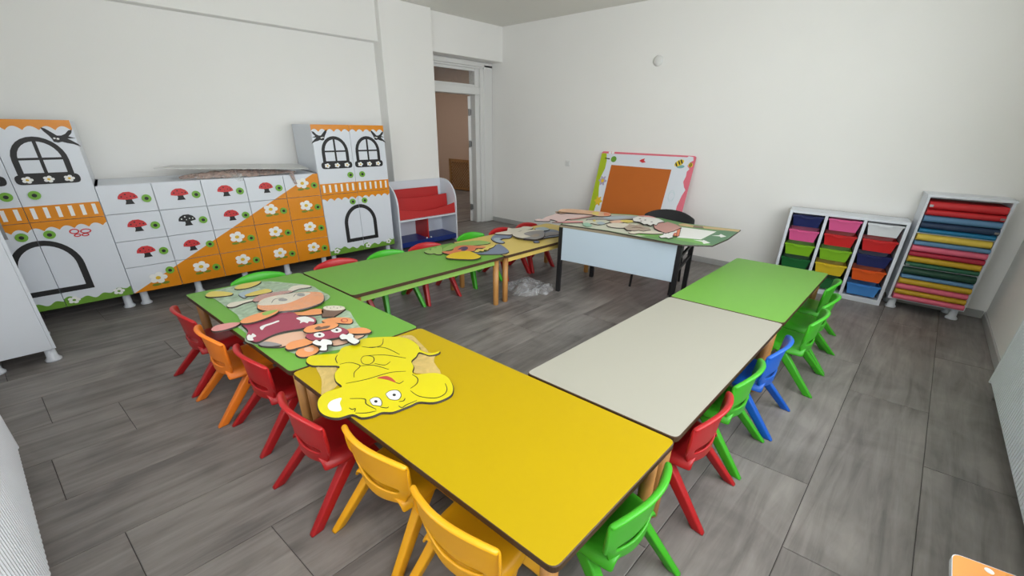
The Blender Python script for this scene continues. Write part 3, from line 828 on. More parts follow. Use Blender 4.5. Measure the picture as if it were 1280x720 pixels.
boxes('pocket_step', [(0.02, BWd - 0.02, 0.03, 0.16, 0.425, 0.44), (0.02, BWd - 0.02, 0.16, 0.28, 0.52, 0.535)], WHITE, bk)

# ================================================================== FAR WALL: leaning board, switch, cap, bins, rack
wd = Vector((0.1187, -0.9929, 0)); wn = Vector((-0.9929, -0.1187, 0))      # along the wall to the right, out of the wall
WZ = math.atan2(wd.y, wd.x)
def wallpt(x, y): return onplane(x, y, Vector((4.87, 5.62, 0)), wn)
# outlet and round cap
p = wallpt(710, 204)
so = thing('wall_switch', tuple(p), WZ, 'small square white switch left of the leaning board', 'switch')
mesh('switch_plate', boxv(-0.045, 0.045, -0.010, 0, -0.045, 0.045), BOXF, WHITEP, so, bevel=0.003)
mesh('rocker', boxv(-0.028, 0.028, -0.016, -0.010, -0.03, 0.03), BOXF, WHITEP, so, bevel=0.002)
p = wallpt(823, 76)
cpd = thing('round_wall_fitting', tuple(p), WZ, 'round white fitting high on the bare wall', 'fitting')
v, f = [], []
prof = [(0.062, 0), (0.062, -0.012), (0.05, -0.024), (0.03, -0.030), (0.0001, -0.032)]
for r_, yy in prof:
    for k in range(20): v.append((r_ * math.cos(2*math.pi*k/20), yy, r_ * math.sin(2*math.pi*k/20)))
for i in range(len(prof) - 1):
    for k in range(20): f.append((i*20+k, i*20+(k+1) % 20, (i+1)*20+(k+1) % 20, (i+1)*20+k))
mesh('cap_disc', v, f, WHITEP, cpd, smooth=True)

# leaning activity board
lean = 0.40; bn = (wn * 1.33 + Vector((0, 0, lean))).normalized()
BP = Vector((4.87, 5.62, 1.33)) + wn * 0.03
bv = bn.cross(wd).normalized()
if bv.z < 0: bv = -bv
P0 = onplane(753, 189, BP, bn); P1 = onplane(871, 194, BP, bn)
org = P0 + bv * (-(P0.z - 0.0) / bv.z)         # foot of the left edge on the floor
hgt = (P0 - org).length; wid = (P1 - P0).length
ab = thing('activity_board', tuple(org), 0, 'white framed activity board with orange panel leaning on the wall', 'board')
def bpt(u, v_, t=0.0): return org + wd * u + bv * v_ + bn * t
def bpix(x, y):
    q = onplane(x, y, BP, bn) - org
    return (q.dot(wd), q.dot(bv))
def bplate(name, pts, t0, t1, material, parent, world=True):
    n = len(pts)
    v = [bpt(p[0], p[1], t0) for p in pts] + [bpt(p[0], p[1], t1) for p in pts]
    f = [tuple(range(n)), tuple(range(2*n-1, n-1, -1))] + [(i, (i+1) % n, n+(i+1) % n, n+i) for i in range(n)]
    return mesh(name, v, f, material, parent, True)
PINK = mat('pink_border', rgb(226, 110, 128), 0.45); LIME = mat('lime_border', rgb(170, 190, 20), 0.45); OCHRE = mat('orange_cork', rgb(190, 98, 18), 0.6, noise=0.03, scale=10)
frame = bplate('board_panel', round_poly([(0, 0), (wid, 0), (wid, hgt), (0, hgt)], 0.03), -0.018, 0.0, PINK, ab)
def bc(x, y): return bpix(730 + x * 150 / 1080, 180 + y * 150 / 1080)
white_out = [bc(*q) for q in ((205, 85), (930, 120), (945, 110), (985, 118), (985, 150), (950, 170), (930, 200), (950, 225), (925, 250), (918, 290), (893, 340), (900, 390), (912, 415), (880, 465), (868, 490), (850, 530), (835, 560), (800, 700))] 
lowr = bpix(800, 330); lowl = bpix(733, 330)
white_poly = white_out + [(wid - 0.14, 0.02), (0.12, 0.02), bc(60, 690), bc(130, 480), bc(135, 390), bc(150, 300), bc(190, 220), bc(205, 150)]
bplate('white_field', white_poly, 0.0, 0.0015, WHITE, ab)
lime_poly = [bc(175, 82), bc(205, 85), bc(205, 150), bc(190, 220), bc(150, 300), bc(135, 390), bc(130, 480), bc(60, 690), (0.12, 0.02), (0.0, 0.02)] + [(0.0, hgt - 0.04)]
bplate('lime_field', lime_poly, 0.0, 0.0012, LIME, ab)
oa, ob_ = bc(242, 188), bc(790, 222)
bplate('orange_panel', [(oa[0] + 0.01, oa[1]), (ob_[0], oa[1] - 0.005), (ob_[0] - 0.015, 0.30), (oa[0] + 0.0, 0.30)], 0.0, 0.006, OCHRE, ab)
def bell(cx, cy, rx, ry, n=14): 
    c = bc(cx, cy); return [(c[0] + rx * math.cos(2*math.pi*i/n), c[1] + ry * math.sin(2*math.pi*i/n)) for i in range(n)]
bplate('painted_tree', bell(268, 137, 0.042, 0.042), 0.0015, 0.004, GRASS, ab)
t0, t1 = bc(190, 128), bc(232, 134)
bplate('tree_trunk', [(t0[0], t0[1] - .006), (t1[0], t1[1] - .008), (t1[0], t1[1] + .008), (t0[0], t0[1] + .006)], 0.0015, 0.003, DARK, ab)
LILAC = mat('lilac_petals', rgb(176, 164, 190), 0.5)
for (cx, cy, mt) in ((168, 330, LILAC), (128, 512, YELC)):
    c = bc(cx, cy)
    pts = [(c[0] + (0.05 + 0.014 * math.cos(6 * a)) * math.cos(a), c[1] + (0.06 + 0.014 * math.cos(6 * a)) * math.sin(a)) for a in [2*math.pi*i/36 for i in range(36)]]
    bplate('painted_flower', pts, 0.0015, 0.004, mt, ab)
    bplate('flower_centre', bell(cx, cy, 0.024, 0.026), 0.004, 0.005, YELC, ab)
bplate('pink_bird', [bc(*q) for q in ((498, 152), (520, 138), (550, 130), (540, 148), (556, 164), (525, 170))], 0.0015, 0.004, REDM, ab)
BEEY = mat('bee_yellow', rgb(232, 200, 40), 0.5)
def tilt_ell(cx, cy, rx, ry, ang, n=14):
    c = bc(cx, cy); ca, sa = math.cos(ang), math.sin(ang)
    return [(c[0] + rx*math.cos(t)*ca - ry*math.sin(t)*sa, c[1] + rx*math.cos(t)*sa + ry*math.sin(t)*ca) for t in [2*math.pi*i/n for i in range(n)]]
bplate('bee_body', tilt_ell(858, 172, 0.062, 0.036, 0.6), 0.0015, 0.004, BEEY, ab)
for cx, cy in ((832, 186), (858, 170), (880, 160)): bplate('bee_stripe', tilt_ell(cx, cy, 0.009, 0.033, 0.5, 10), 0.004, 0.005, BLACK, ab)
bplate('bee_wing', tilt_ell(870, 205, 0.048, 0.02, 0.15), 0.0015, 0.0035, mat('wing_teal', rgb(120, 170, 172), 0.5), ab)
bplate('bee_body', tilt_ell(960, 190, 0.026, 0.030, 0.4), 0.0015, 0.004, BEEY, ab)
for cx, cy in ((954, 196), (966, 184)): bplate('bee_stripe', tilt_ell(cx, cy, 0.006, 0.026, 0.4, 10), 0.004, 0.005, BLACK, ab)
for cx, cy in ((235, 78), (262, 78)): bplate('cloud', tilt_ell(cx, cy, 0.022, 0.018, 0), 0.0015, 0.003, PETAL, ab)
for q in (0, 1):
    c = bc(785, 470)
    pts_o = [(c[0] + 0.04 * math.cos(a), c[1] + (0.075 - .02 * q) * math.sin(a)) for a in [2*math.pi*i/20 for i in range(20)]]
    pts_i = [(c[0] + 0.036 * math.cos(a), c[1] + (0.071 - .02 * q) * math.sin(a)) for a in [2*math.pi*i/20 for i in range(20)]]
    v = [bpt(*p, 0.0015) for p in pts_o] + [bpt(*p, 0.0015) for p in pts_i] + [bpt(*p, 0.0022) for p in pts_o] + [bpt(*p, 0.0022) for p in pts_i]
    f = [(40+i, 40+(i+1) % 20, 60+(i+1) % 20, 60+i) for i in range(20)]
    mesh('faint_drawing', v, f, mat('pale_blue_line', rgb(190, 214, 218), 0.6), ab, True)

# ---- unit of coloured bins
ud = Vector((0.155, -0.988, 0)); UZ = math.atan2(ud.y, ud.x)
UW, UH, UD = 0.955, 0.855, 0.265
uo = Vector((5.100, 1.012, 0))
bu = thing('bin_unit', tuple(uo), UZ, 'white three-column storage unit holding coloured bins', 'shelf')
tt = 0.026
cols = [tt, (UW - 4*tt) / 3]
boxes('carcass', [(0, UW, 0, UD, 0, 0.05), (0, UW, 0, UD, UH - tt, UH)] + [(k * (cols[1] + tt), k * (cols[1] + tt) + tt, 0, UD, 0.05, UH - tt) for k in range(4)], WHITE, bu)
box('back_panel', 0.0, UW, UD - 0.008, UD + 0.004, 0.0, UH, mat('dark_back', rgb(70, 68, 70), 0.6), bu)
BINC = {'navy': (28, 36, 92), 'pink': (222, 92, 148), 'lime green': (128, 186, 32), 'dark green': (24, 104, 50), 'red': (206, 34, 36), 'yellow': (220, 190, 36), 'white': (222, 226, 230), 'orange': (230, 92, 24), 'light blue': (70, 140, 214)}
colbins = [['navy', 'pink', 'lime green', 'dark green', None], ['pink', 'red', 'lime green', 'yellow', 'dark green'], ['white', 'red', 'navy', 'orange', 'light blue']]
R_row = (UH - tt - 0.05) / 5
colname = ['column by the leaning board', 'middle column', 'column next to the mat rack']
rowname = ['top', 'second', 'third', 'fourth', 'bottom']
def bin_(x0, w, z0, h, colour, label):
    o_ = uo + ud * (x0 + w / 2) + Vector((0, 0, z0))
    t = thing('storage_bin', tuple(o_), UZ, label, 'bin', 'coloured bins in the white unit')
    M = mat('bin_' + colour.replace(' ', '_'), rgb(*BINC[colour]), 0.35, noise=0.01)
    hw1, hw0 = w / 2, w / 2 - 0.022; dp = 0.235; th = 0.006
    def ringat(z, hw, y0, y1): return [(-hw, y0, z), (hw, y0, z), (hw, y1, z), (-hw, y1, z)]
    v = ringat(0, hw0, 0.012, dp - 0.02) + ringat(h, hw1, 0, dp) + ringat(h, hw1 - th, th, dp - th) + ringat(0.008, hw0 - th, 0.012 + th, dp - 0.02 - th)
    f = [(3, 2, 1, 0)] + [(a + k, a + (k+1) % 4, a + 4 + (k+1) % 4, a + 4 + k) for a in (0, 4, 8) for k in range(4)] + [(12, 13, 14, 15)]
    mesh('bin_body', v, f, M, t, bevel=0.0)
    # front lip with a lowered grip
    pts = [(-hw1 - 0.004, h - 0.012), (-hw1 * 0.42, h - 0.012), (-hw1 * 0.34, h - 0.026), (hw1 * 0.34, h - 0.026), (hw1 * 0.42, h - 0.012), (hw1 + 0.004, h - 0.012),
           (hw1 + 0.004, h + 0.004), (hw1 * 0.46, h + 0.004), (hw1 * 0.38, h - 0.010), (-hw1 * 0.38, h - 0.010), (-hw1 * 0.46, h + 0.004), (-hw1 - 0.004, h + 0.004)]
    decal('rim', pts, 0.002, 0.016, M, t)
for c in range(3):
    for r in range(5):
        k = colbins[c][r]
        if not k: continue
        x0 = tt + c * (cols[1] + tt) + 0.012
        zb = UH - tt - (r + 1) * R_row + 0.018
        bin_(x0, cols[1] - 0.024, zb, R_row * 0.75, k, '%s plastic bin, %s in the %s' % (k, rowname[r], colname[c]))
        q = bu
        for sx in (tt + c * (cols[1] + tt), tt + c * (cols[1] + tt) + cols[1] - 0.008):
            box('runner', sx, sx + 0.008, 0.02, UD - 0.02, zb + R_row * 0.75 - 0.022, zb + R_row * 0.75 - 0.014, BLACK, bu)

# ---- rack of padded mats
ro = Vector((5.262, 0.030, 0)); RWd, RZ0, RZ1, RDp = 0.535, 0.10, 1.10, 0.27
rk = thing('mat_rack', tuple(ro), UZ, 'white rack on round feet filled with rolled coloured mats', 'shelf')
boxes('carcass', [(0, 0.018, 0, RDp, RZ0, RZ1), (RWd - 0.018, RWd, 0, RDp, RZ0, RZ1), (-0.006, RWd + 0.006, -0.01, RDp, RZ1, RZ1 + 0.022), (0.018, RWd - 0.018, 0, RDp, RZ0, RZ0 + 0.016)], WHITE, rk)
box('back_panel', 0.0, RWd, RDp, RDp + 0.008, RZ0, RZ1, WHITE, rk)
for xx in (0.05, RWd - 0.05):
    for yy in (0.05, RDp - 0.05): foot(rk, xx, yy, RZ0)
MC = {'red': (196, 34, 40), 'steel blue': (92, 134, 170), 'navy': (28, 52, 82), 'cyan blue': (20, 116, 160), 'yellow': (222, 192, 74), 'pink': (226, 104, 128), 'crimson': (170, 34, 58), 'green': (34, 92, 66), 'dark green': (24, 66, 48), 'mustard': (196, 158, 34)}
seq = [('red', 1.25), ('red', 1.0), ('steel blue', 1.1), ('navy', 1.0), ('cyan blue', 0.8), ('yellow', 1.15), ('steel blue', 0.75), ('pink', 1.1), ('crimson', 0.85), ('mustard', 1.0), ('green', 0.8), ('dark green', 1.2), ('steel blue', 0.7), ('mustard', 1.0), ('pink', 1.0), ('mustard', 0.9), ('pink', 0.9)]
tot = sum(s for _, s in seq); zz = RZ1 - 0.035; avail = (RZ1 - 0.035) - (RZ0 + 0.02)
rnd = random.Random(11)
shelf_after = (4, 10)
hs = 0.010
avail -= hs * len(shelf_after)
for i, (c, s) in enumerate(seq):
    h = avail * s / tot
    nb = []
    if i == 0: lab = '%s rolled mat, topmost in the white rack' % c
    elif i == len(seq) - 1: lab = '%s rolled mat at the bottom of the white rack' % c
    else: lab = '%s rolled mat below a %s and above a %s one' % (c, seq[i-1][0], seq[i+1][0])
    z0 = zz - h + 0.002; z1 = zz - 0.002
    yo = -0.03 - rnd.uniform(0, 0.02) - (0.015 if i > 12 else 0); xl = 0.022 + rnd.uniform(0, 0.006); xr = RWd - 0.022 - rnd.uniform(0, 0.008)
    t = thing('rolled_mat', tuple(ro + ud * (RWd / 2) + Vector((0, 0, z0))), UZ, lab, 'mat', 'rolled mats in the white rack')
    M = mat('mat_' + c.replace(' ', '_'), rgb(*MC[c]), 0.55, noise=0.06, scale=25, bump=0.1)
    # soft slab with a rounded front: profile in y-z, swept along x
    hh = z1 - z0; pr = []
    n = 7
    for k in range(n + 1):
        a = math.pi / 2 + math.pi * k / n
        pr.append((yo + hh / 2 + hh / 2 * math.cos(a), hh / 2 + hh / 2 * math.sin(a)))
    pr = [(RDp - 0.03, hh)] + pr + [(RDp - 0.03, 0)]
    m_ = len(pr); v = []
    for xx in (xl - RWd / 2, xr - RWd / 2): v += [(xx, p[0], p[1]) for p in pr]
    f = [(k, (k+1) % m_, m_+(k+1) % m_, m_+k) for k in range(m_)] + [tuple(range(m_))[::-1], tuple(range(m_, 2*m_))]
    mesh('mat_body', v, f, M, t, smooth=False)
    if i in (0, 1, 3, 10):
        xx = (xl if i in (0, 10) else xr - 0.03) - RWd / 2
        box('clip', xx, xx + 0.026, yo - 0.004, yo + 0.012, hh * 0.3, hh * 0.62, METAL, t)
    zz -= h
    if i in shelf_after:
        box('thin_shelf', 0.018, RWd - 0.018, 0, RDp, zz - hs + 0.002, zz - 0.002, WHITE, rk)
        zz -= hs

# ================================================================== TEACHER DESK, CHAIR
dp0 = Vector((3.085, 2.50, 0)); dp1 = Vector((3.345, 1.385, 0))
dd = (dp1 - dp0); DL = dd.length; dd.normalize(); DR = math.atan2(dd.y, dd.x)
dk = thing('teacher_desk', tuple(dp0), DR, 'teacher desk with white front panel and black steel frame', 'desk')
DH = 0.70; DPT = 0.66
mesh('desktop', boxv(-0.02, DL + 0.02, -0.012, DPT + 0.02, DH, DH + 0.022), BOXF, mat('desk_board', rgb(150, 138, 116), 0.45), dk, bevel=0.003)
mesh('front_panel', boxv(0.02, DL - 0.02, -0.010, 0.006, 0.36, DH - 0.001), BOXF, mat('pale_blue_panel', rgb(186, 202, 214), 0.4), dk, bevel=0.002)
for xx in (0.0, DL):
    w = 0.022
    for yy in (0.0, DPT - 0.03):
        if yy > 0 and xx < 0.1: xx += 0.12
        mesh('leg', boxv(xx - w, xx + w, yy - 0.014, yy + 0.026, 0, DH), BOXF, BLKM, dk, bevel=0.004)
    for z in (0.56, 0.44):
        mesh('side_rail', boxv(xx - 0.010, xx + 0.010, 0.02, DPT - 0.03, z, z + 0.024), BOXF, BLKM, dk)
mesh('back_rail', boxv(0.02, DL - 0.02, DPT - 0.03, DPT - 0.006, DH - 0.04, DH - 0.012), BOXF, BLKM, dk)
# black chair behind the desk
bch = thing('office_chair', (4.06, 1.90, 0), DR + math.pi / 2 + 0.0, 'black padded chair behind the teacher desk', 'chair')
# local axes: x along wall-normal of the desk... sitter looks along +y rotated to the desk
bch.rotation_euler = (0, 0, DR + math.pi)
def bseat(u, w):
    return (u * 0.22, -0.20 + 0.42 * w, 0.45 - 0.02 * (1 - u*u) * math.sin(math.pi * w) - 0.03 * max(0, (w - .8) / .2) ** 2)
BFAB = mat('black_fabric', rgb(26, 26, 28), 0.8, noise=0.1, scale=60)
s = grid_obj('seat', bseat, [-1, -.9, -.5, 0, .5, .9, 1], [0, .1, .4, .7, .9, 1], None, bch, BFAB); solid(s, 0.045); subsurf(s)
def bback(u, w):
    z = 0.56 + 0.25 * w; return (u * (0.285 - 0.02 * w), -0.215 - 0.06 * w + 0.07 * u * u, z - 0.07 * abs(u) ** 3 * w)
s = grid_obj('backrest', bback, [-1, -.92, -.6, -.2, .2, .6, .92, 1], [0, .08, .4, .75, .95, 1], None, bch, BFAB); solid(s, 0.04); subsurf(s)
for sx in (-1, 1):
    tube('back_leg', [(sx*0.20, -0.235, 0.66), (sx*0.20, -0.19, 0.44), (sx*0.21, -0.27, 0.0)], 0.013, BLKM, bch)
    tube('front_leg', [(sx*0.20, 0.15, 0.43), (sx*0.21, 0.22, 0.0)], 0.013, BLKM, bch)
    tube('seat_rail', [(sx*0.20, -0.19, 0.425), (sx*0.20, 0.16, 0.425)], 0.012, BLKM, bch)

# ================================================================== RADIATORS
RADW = mat('radiator_enamel', rgb(222, 226, 230), 0.35)
def radiator(name, p, q, z0, z1, outn, label):
    """panel radiator whose front runs from p to q in plan"""
    d = Vector((q[0]-p[0], q[1]-p[1], 0)); L = d.length; d.normalize()
    t = thing(name, (p[0], p[1], 0), math.atan2(d.y, d.x), label, 'radiator')
    s = -1 if outn < 0 else 1               # room side in local y
    npitch = int(L / 0.034); pts = []
    for k in range(npitch):
        x = 0.02 + (L - 0.04) * k / npitch; w = (L - 0.04) / npitch
        pts += [(x, 0), (x + w * 0.30, 0), (x + w * 0.42, -0.009), (x + w * 0.88, -0.009)]
    pts.append((L - 0.02, 0))
    zs_ = [(z0, -0.012), (z0 + 0.025, 0.0), (z1 - 0.025, 0.0), (z1, -0.012)]
    v = [(px, s * (py + dz_), z) for z, dz_ in zs_ for px, py in pts]; m_ = len(pts)
    f = [(r*m_+i, r*m_+i+1, (r+1)*m_+i+1, (r+1)*m_+i) for r in range(3) for i in range(m_ - 1)]
    mesh('front_panel', v, f, RADW, t)
    y0, y1 = sorted((s * -0.012, s * -0.085))
    mesh('back_body', boxv(0.02, L - 0.02, y0, y1, z0 + 0.01, z1 - 0.01), BOXF, RADW, t)
    for xx in (0, L - 0.016):
        a0, a1 = sorted((s * 0.001, s * -0.09)); mesh('side_cover', boxv(xx, xx + 0.016, a0, a1, z0, z1), BOXF, RADW, t, bevel=0.003)
    a0, a1 = sorted((s * -0.002, s * -0.09))
    boxes('top_grille', [(0.016, L - 0.016, a0, a0 + 0.012, z1 - 0.008, z1 + 0.002), (0.016, L - 0.016, a1 - 0.012, a1, z1 - 0.008, z1 + 0.002)] + [(0.02 + (L - .05) * k / 60, 0.028 + (L - .05) * k / 60, a0 + .012, a1 - .012, z1 - 0.008, z1 + 0.001) for k in range(61)], RADW, t)
    # valve and brackets to the floor
    tube('valve_pipe', [(0.035, s * -0.05, z0 + 0.02), (0.035, s * -0.05, 0.0)], 0.009, METAL, t)
    for xx in (0.3, L - 0.3):
        a0, a1 = sorted((s * -0.085, s * -0.102)); mesh('wall_bracket', boxv(xx, xx + 0.03, a0, a1, z0 + 0.1, z1 - 0.08), BOXF, RADW, t)
    return t
ra = (-0.715, 2.80); rb = (-0.715 + 0.175 * 1.75, 2.80 - 1.75)
radiator('radiator', ra, rb, 0.10, 0.70, 1, 'long white ribbed radiator below the window facing the red chairs')
radiator('radiator', (3.84, rt_wall(3.84) + 0.105), (1.95, rt_wall(1.95) + 0.105), 0.10, 0.70, -1, 'white ribbed radiator on the wall beside the mat rack')

# ================================================================== LOW BENCH WITH ORANGE TOP
OT = mat('orange_top', rgb(240, 158, 66), 0.42, noise=0.02, scale=10)
lb = thing('low_bench', (1.0, -0.50, 0), 0, 'small white bench with orange top and white dot', 'bench')
c0 = atz(1190, 690, 0.45)
pl = [Vector((c0.x, c0.y)), Vector((c0.x - 0.60, c0.y)), Vector((c0.x - 0.60 + .09, c0.y - 0.30)), Vector((c0.x + 0.09, c0.y - 0.30))]
pl = [tuple(p - Vector((1.0, -0.50))) for p in pl]
rp = round_poly(pl[::-1], 0.022, 5)
slab('bench_board', rp, 0.43, 0.449, WHITE, lb)
cxy = sum((Vector(p) for p in rp), Vector((0, 0))) / len(rp)
slab('orange_sheet', [tuple(cxy + (Vector(p) - cxy) * 0.988) for p in rp], 0.449, 0.4505, OT, lb)
dw = atz(1236.5, 714, 0.4505)
slab('white_dot', [(dw.x - 1.0 + 0.010 * math.cos(a), dw.y + 0.50 + 0.010 * math.sin(a)) for a in [2*math.pi*i/16 for i in range(16)]], 0.4505, 0.452, PETAL, lb)
for i, (fx, fy) in enumerate(((0.06, 0.1), (0.9, 0.1))):
    a = Vector(pl[0]).lerp(Vector(pl[1]), fx); b = Vector(pl[3]).lerp(Vector(pl[2]), fx)
    e = (Vector(pl[1]) - Vector(pl[0])).normalized() * 0.018
    a2, b2 = a.lerp(b, .06), a.lerp(b, .94)
    slab('side_board', [tuple(a2), tuple(b2), tuple(b2 + e), tuple(a2 + e)], 0.0, 0.43, WHITE, lb)

# ================================================================== CUT-OUT FIGURES
CC = {}
def cmat(name, c): return mat('card_' + name, rgb(*c), 0.42, noise=0.02, scale=20)
C_YEL = cmat('yellow', (220, 206, 12)); C_ORA = cmat('orange', (240, 158, 100)); C_CRE = cmat('cream', (226, 218, 200)); C_MAR = cmat('maroon', (164, 66, 88))
C_WHI = cmat('white', (236, 236, 232)); C_PIN = cmat('pink', (222, 150, 146)); C_BRO = cmat('brown', (120, 92, 76)); C_PAY = cmat('pale_yellow', (226, 204, 96)); C_GRY = cmat('grey', (150, 146, 146))
C_LGR = cmat('light_green', (150, 190, 92)); C_GRE = cmat('green', (96, 146, 84)); C_BLU = cmat('slate_blue', (122, 134, 158)); C_LBL = cmat('pale_blue', (168, 186, 196)); C_DGR = cmat('deep_green', (72, 124, 82)); C_PEA = cmat('peach', (232, 186, 158)); C_TAU = cmat('taupe', (172, 156, 138)); C_ROS = cmat('rose', (196, 142, 132)); C_TAN = cmat('tan', (206, 176, 122)); C_RED = cmat('red', (190, 70, 58)); C_PUR = cmat('purple', (84, 66, 100)); C_COR = cmat('coral', (226, 128, 84)); C_YEO = cmat('golden', (232, 198, 26)); C_PKL = cmat('pale_pink', (224, 194, 190)); C_ORP = cmat('apricot', (230, 180, 142)); C_PAG = cmat('pale_sage', (206, 208, 188)); C_MNT = cmat('mint', (150, 192, 168)); C_LGN = cmat('meadow', (110, 172, 74))
class Cut:
    def __init__(s, name, label, cat, tf, z):
        s.tf = tf; s.z = z
        s.t = None; s.args = (name, label, cat)
    def at(s, pts, z): return [atz(*s.tf(*p), z) for p in pts]
    def piece(s, name, pts, dz, th, material, smooth=True, edge=True, grow=0.0):
        if smooth: pts = smooth_loop(pts, 4)
        P = s.at(pts, s.z + dz + th)
        if s.t is None:
            c = sum(P, Vector()) / len(P)
            s.t = thing(s.args[0], (c.x, c.y, s.z), 0, s.args[1], s.args[2], 'cartoon cut-out boards on the tables')
        n = len(P); c = sum(P, Vector()) / n
        if grow: P = [p + (p - c).normalized() * grow for p in P]
        zb = s.z + dz
        B_ = P
        if edge:                            # dark outline: the board is cut a little wider at the bottom
            sg = 1 if area2([(p.x, p.y) for p in P]) > 0 else -1; B_ = []
            for i in range(n):
                d = P[(i + 1) % n] - P[i - 1]; d.z = 0
                if d.length > 1e-9: d.normalize()
                B_.append(P[i] + Vector((d.y, -d.x, 0)) * (0.0045 * sg))
        v = [(p.x, p.y, zb) for p in B_] + [(p.x, p.y, zb + th) for p in P]
        f = [tuple(range(n)), tuple(range(n, 2*n))] + [(i, (i+1) % n, n+(i+1) % n, n+i) for i in range(n)]
        return mesh(name, v, f, [DARK if edge else material, material], s.t, True, fmats=[0, 1] + [0] * n)
    def ellipse(s, name, cx, cy, rx, ry, dz, th, material, n=16):
        return s.piece(name, [(cx + rx*math.cos(2*math.pi*i/n), cy + ry*math.sin(2*math.pi*i/n)) for i in range(n)], dz, th, material, False, False)
    def line(s, pts, dz, w=0.0022, material=BLACK):
        P = [atz(*s.tf(*p), s.z + dz) for p in smooth_line([Vector(q) for q in pts], 4)]
        v = []; m_ = len(P)
        for zz_ in (0, 0.0008):
            for sd in (-1, 1):
                for i, p in enumerate(P):
                    d = (P[min(i+1, m_-1)] - P[max(i-1, 0)]); d.z = 0; d.normalize()
                    k = w * (0.45 + 0.55 * math.sin(math.pi * (i + 0.5) / m_))
                    v.append((p.x - d.y * sd * k, p.y + d.x * sd * k, s.z + dz + zz_))
        f = [(2*m_+i, 2*m_+i+1, 3*m_+i+1, 3*m_+i) for i in range(m_ - 1)] + [(i, i+1, 2*m_+i+1, 2*m_+i) for i in range(m_-1)] + [(m_+i, m_+i+1, 3*m_+i+1, 3*m_+i) for i in range(m_-1)]
        return mesh('drawn_line', v, f, material, s.t, True)
    def film(s, pts, dz, material=FILM, amp=0.004, seed=1):
        """thin wrap sheet, slightly wrinkled"""
        P = s.at(smooth_loop(pts, 3), s.z + dz); n = len(P); c = sum(P, Vector()) / n; rnd_ = random.Random(seed)
        v = [(c.x, c.y, s.z + dz + amp)]; rings = (0.35, 0.7, 1.0)
        for k in rings:
            for p in P:
                q = c.lerp(p, k); v.append((q.x, q.y, s.z + dz + (rnd_.uniform(0, amp) if k < 1 else 0.0)))
        f = [(0, 1 + i, 1 + (i+1) % n) for i in range(n)]
        for r in range(2): f += [(1+r*n+i, 1+(r+1)*n+i, 1+(r+1)*n+(i+1) % n, 1+r*n+(i+1) % n) for i in range(n)]
        return mesh('plastic_wrap', v, f, material, s.t, True, smooth=True)

# ---- yellow mouse figure
tf = lambda x, y: (380 + x * 200 / 1029, 400 + y * 140 / 720)
K = Cut('cutout_figure', 'large yellow round-eared cartoon mouse cut-out wrapped in film', 'cut-out', tf, TZ)
K.piece('board', [(15, 265), (40, 232), (130, 220), (215, 213), (250, 175), (345, 152), (368, 125), (440, 112), (600, 108), (680, 125), (735, 165), (748, 192), (800, 212), (845, 208), (872, 198), (862, 214), (805, 226), (742, 207), (720, 235), (690, 265), (705, 300), (697, 335), (722, 352), (770, 345), (850, 341), (920, 365), (955, 420), (950, 475), (900, 508), (830, 528), (740, 525), (690, 545), (640, 565), (570, 590), (500, 592), (440, 615), (370, 625), (310, 605), (220, 628), (150, 618), (105, 590), (88, 545), (100, 500), (150, 460), (232, 436), (240, 420), (205, 390), (200, 340), (228, 297), (120, 293), (50, 290)], 0.001, 0.009, C_YEL)
for pl_ in ([(215, 225), (203, 250), (215, 280)], [(230, 285), (290, 273), (345, 285), (360, 300), (325, 335), (322, 370)], [(370, 170), (440, 178), (500, 160), (510, 120)], [(420, 175), (520, 178), (615, 222)], [(362, 295), (450, 292), (545, 318)], [(365, 255), (385, 232), (440, 235), (450, 262), (420, 285), (378, 280), (365, 255)], [(400, 230), (520, 225), (655, 245)], [(455, 280), (520, 290), (555, 268)],
            [(270, 408), (400, 382), (500, 352), (570, 335), (655, 330)], [(695, 350), (730, 375), (725, 410), (685, 440)], [(685, 455), (740, 490), (840, 502), (900, 480), (920, 445), (908, 408)], [(295, 505), (390, 508), (400, 540), (465, 575)], [(290, 565), (310, 575), (330, 570), (325, 590)], [(330, 598), (400, 598), (465, 585)], [(490, 560), (530, 566), (545, 558)], [(608, 552), (630, 564), (660, 545), (725, 518)], [(610, 525), (640, 520), (650, 503)], [(590, 402), (615, 408), (640, 392)]):
    K.line(pl_, 0.0101)
K.piece('mouth', [(470, 372), (520, 360), (560, 370), (592, 402), (550, 388), (510, 378)], 0.0101, 0.0008, C_RED, True, False)
K.piece('ear_inset', [(152, 552), (175, 520), (240, 500), (230, 535), (242, 575), (215, 587), (170, 580)], 0.0101, 0.0008, C_WHI, True, False)
for pts, px, py in (([(422, 515), (445, 500), (480, 500), (500, 525), (495, 552), (465, 550), (440, 545)], 462, 523), ([(525, 475), (555, 455), (600, 452), (625, 480), (610, 510), (575, 515), (545, 505)], 580, 481)):
    K.piece('eye', pts, 0.0101, 0.0008, C_WHI, True, False); K.line(pts + [pts[0]], 0.0110, 0.0014); K.ellipse('pupil', px, py, 11, 8, 0.0110, 0.0006, BLACK)
CREF = film_mat('tinted_film', rgb(222, 192, 118), 0.82, 0.35, 0.10)
K.film([(75, 300), (115, 292), (205, 300), (215, 420), (130, 470), (110, 480), (112, 380)], 0.002, CREF, 0.003)
K.film([(690, 265), (745, 205), (840, 220), (835, 270), (880, 345), (770, 345), (705, 335)], 0.002, CREF, 0.003, 2)
K.film([(600, 108), (690, 98), (740, 140), (800, 205), (750, 190), (690, 125)], 0.002, CREF, 0.002, 3)

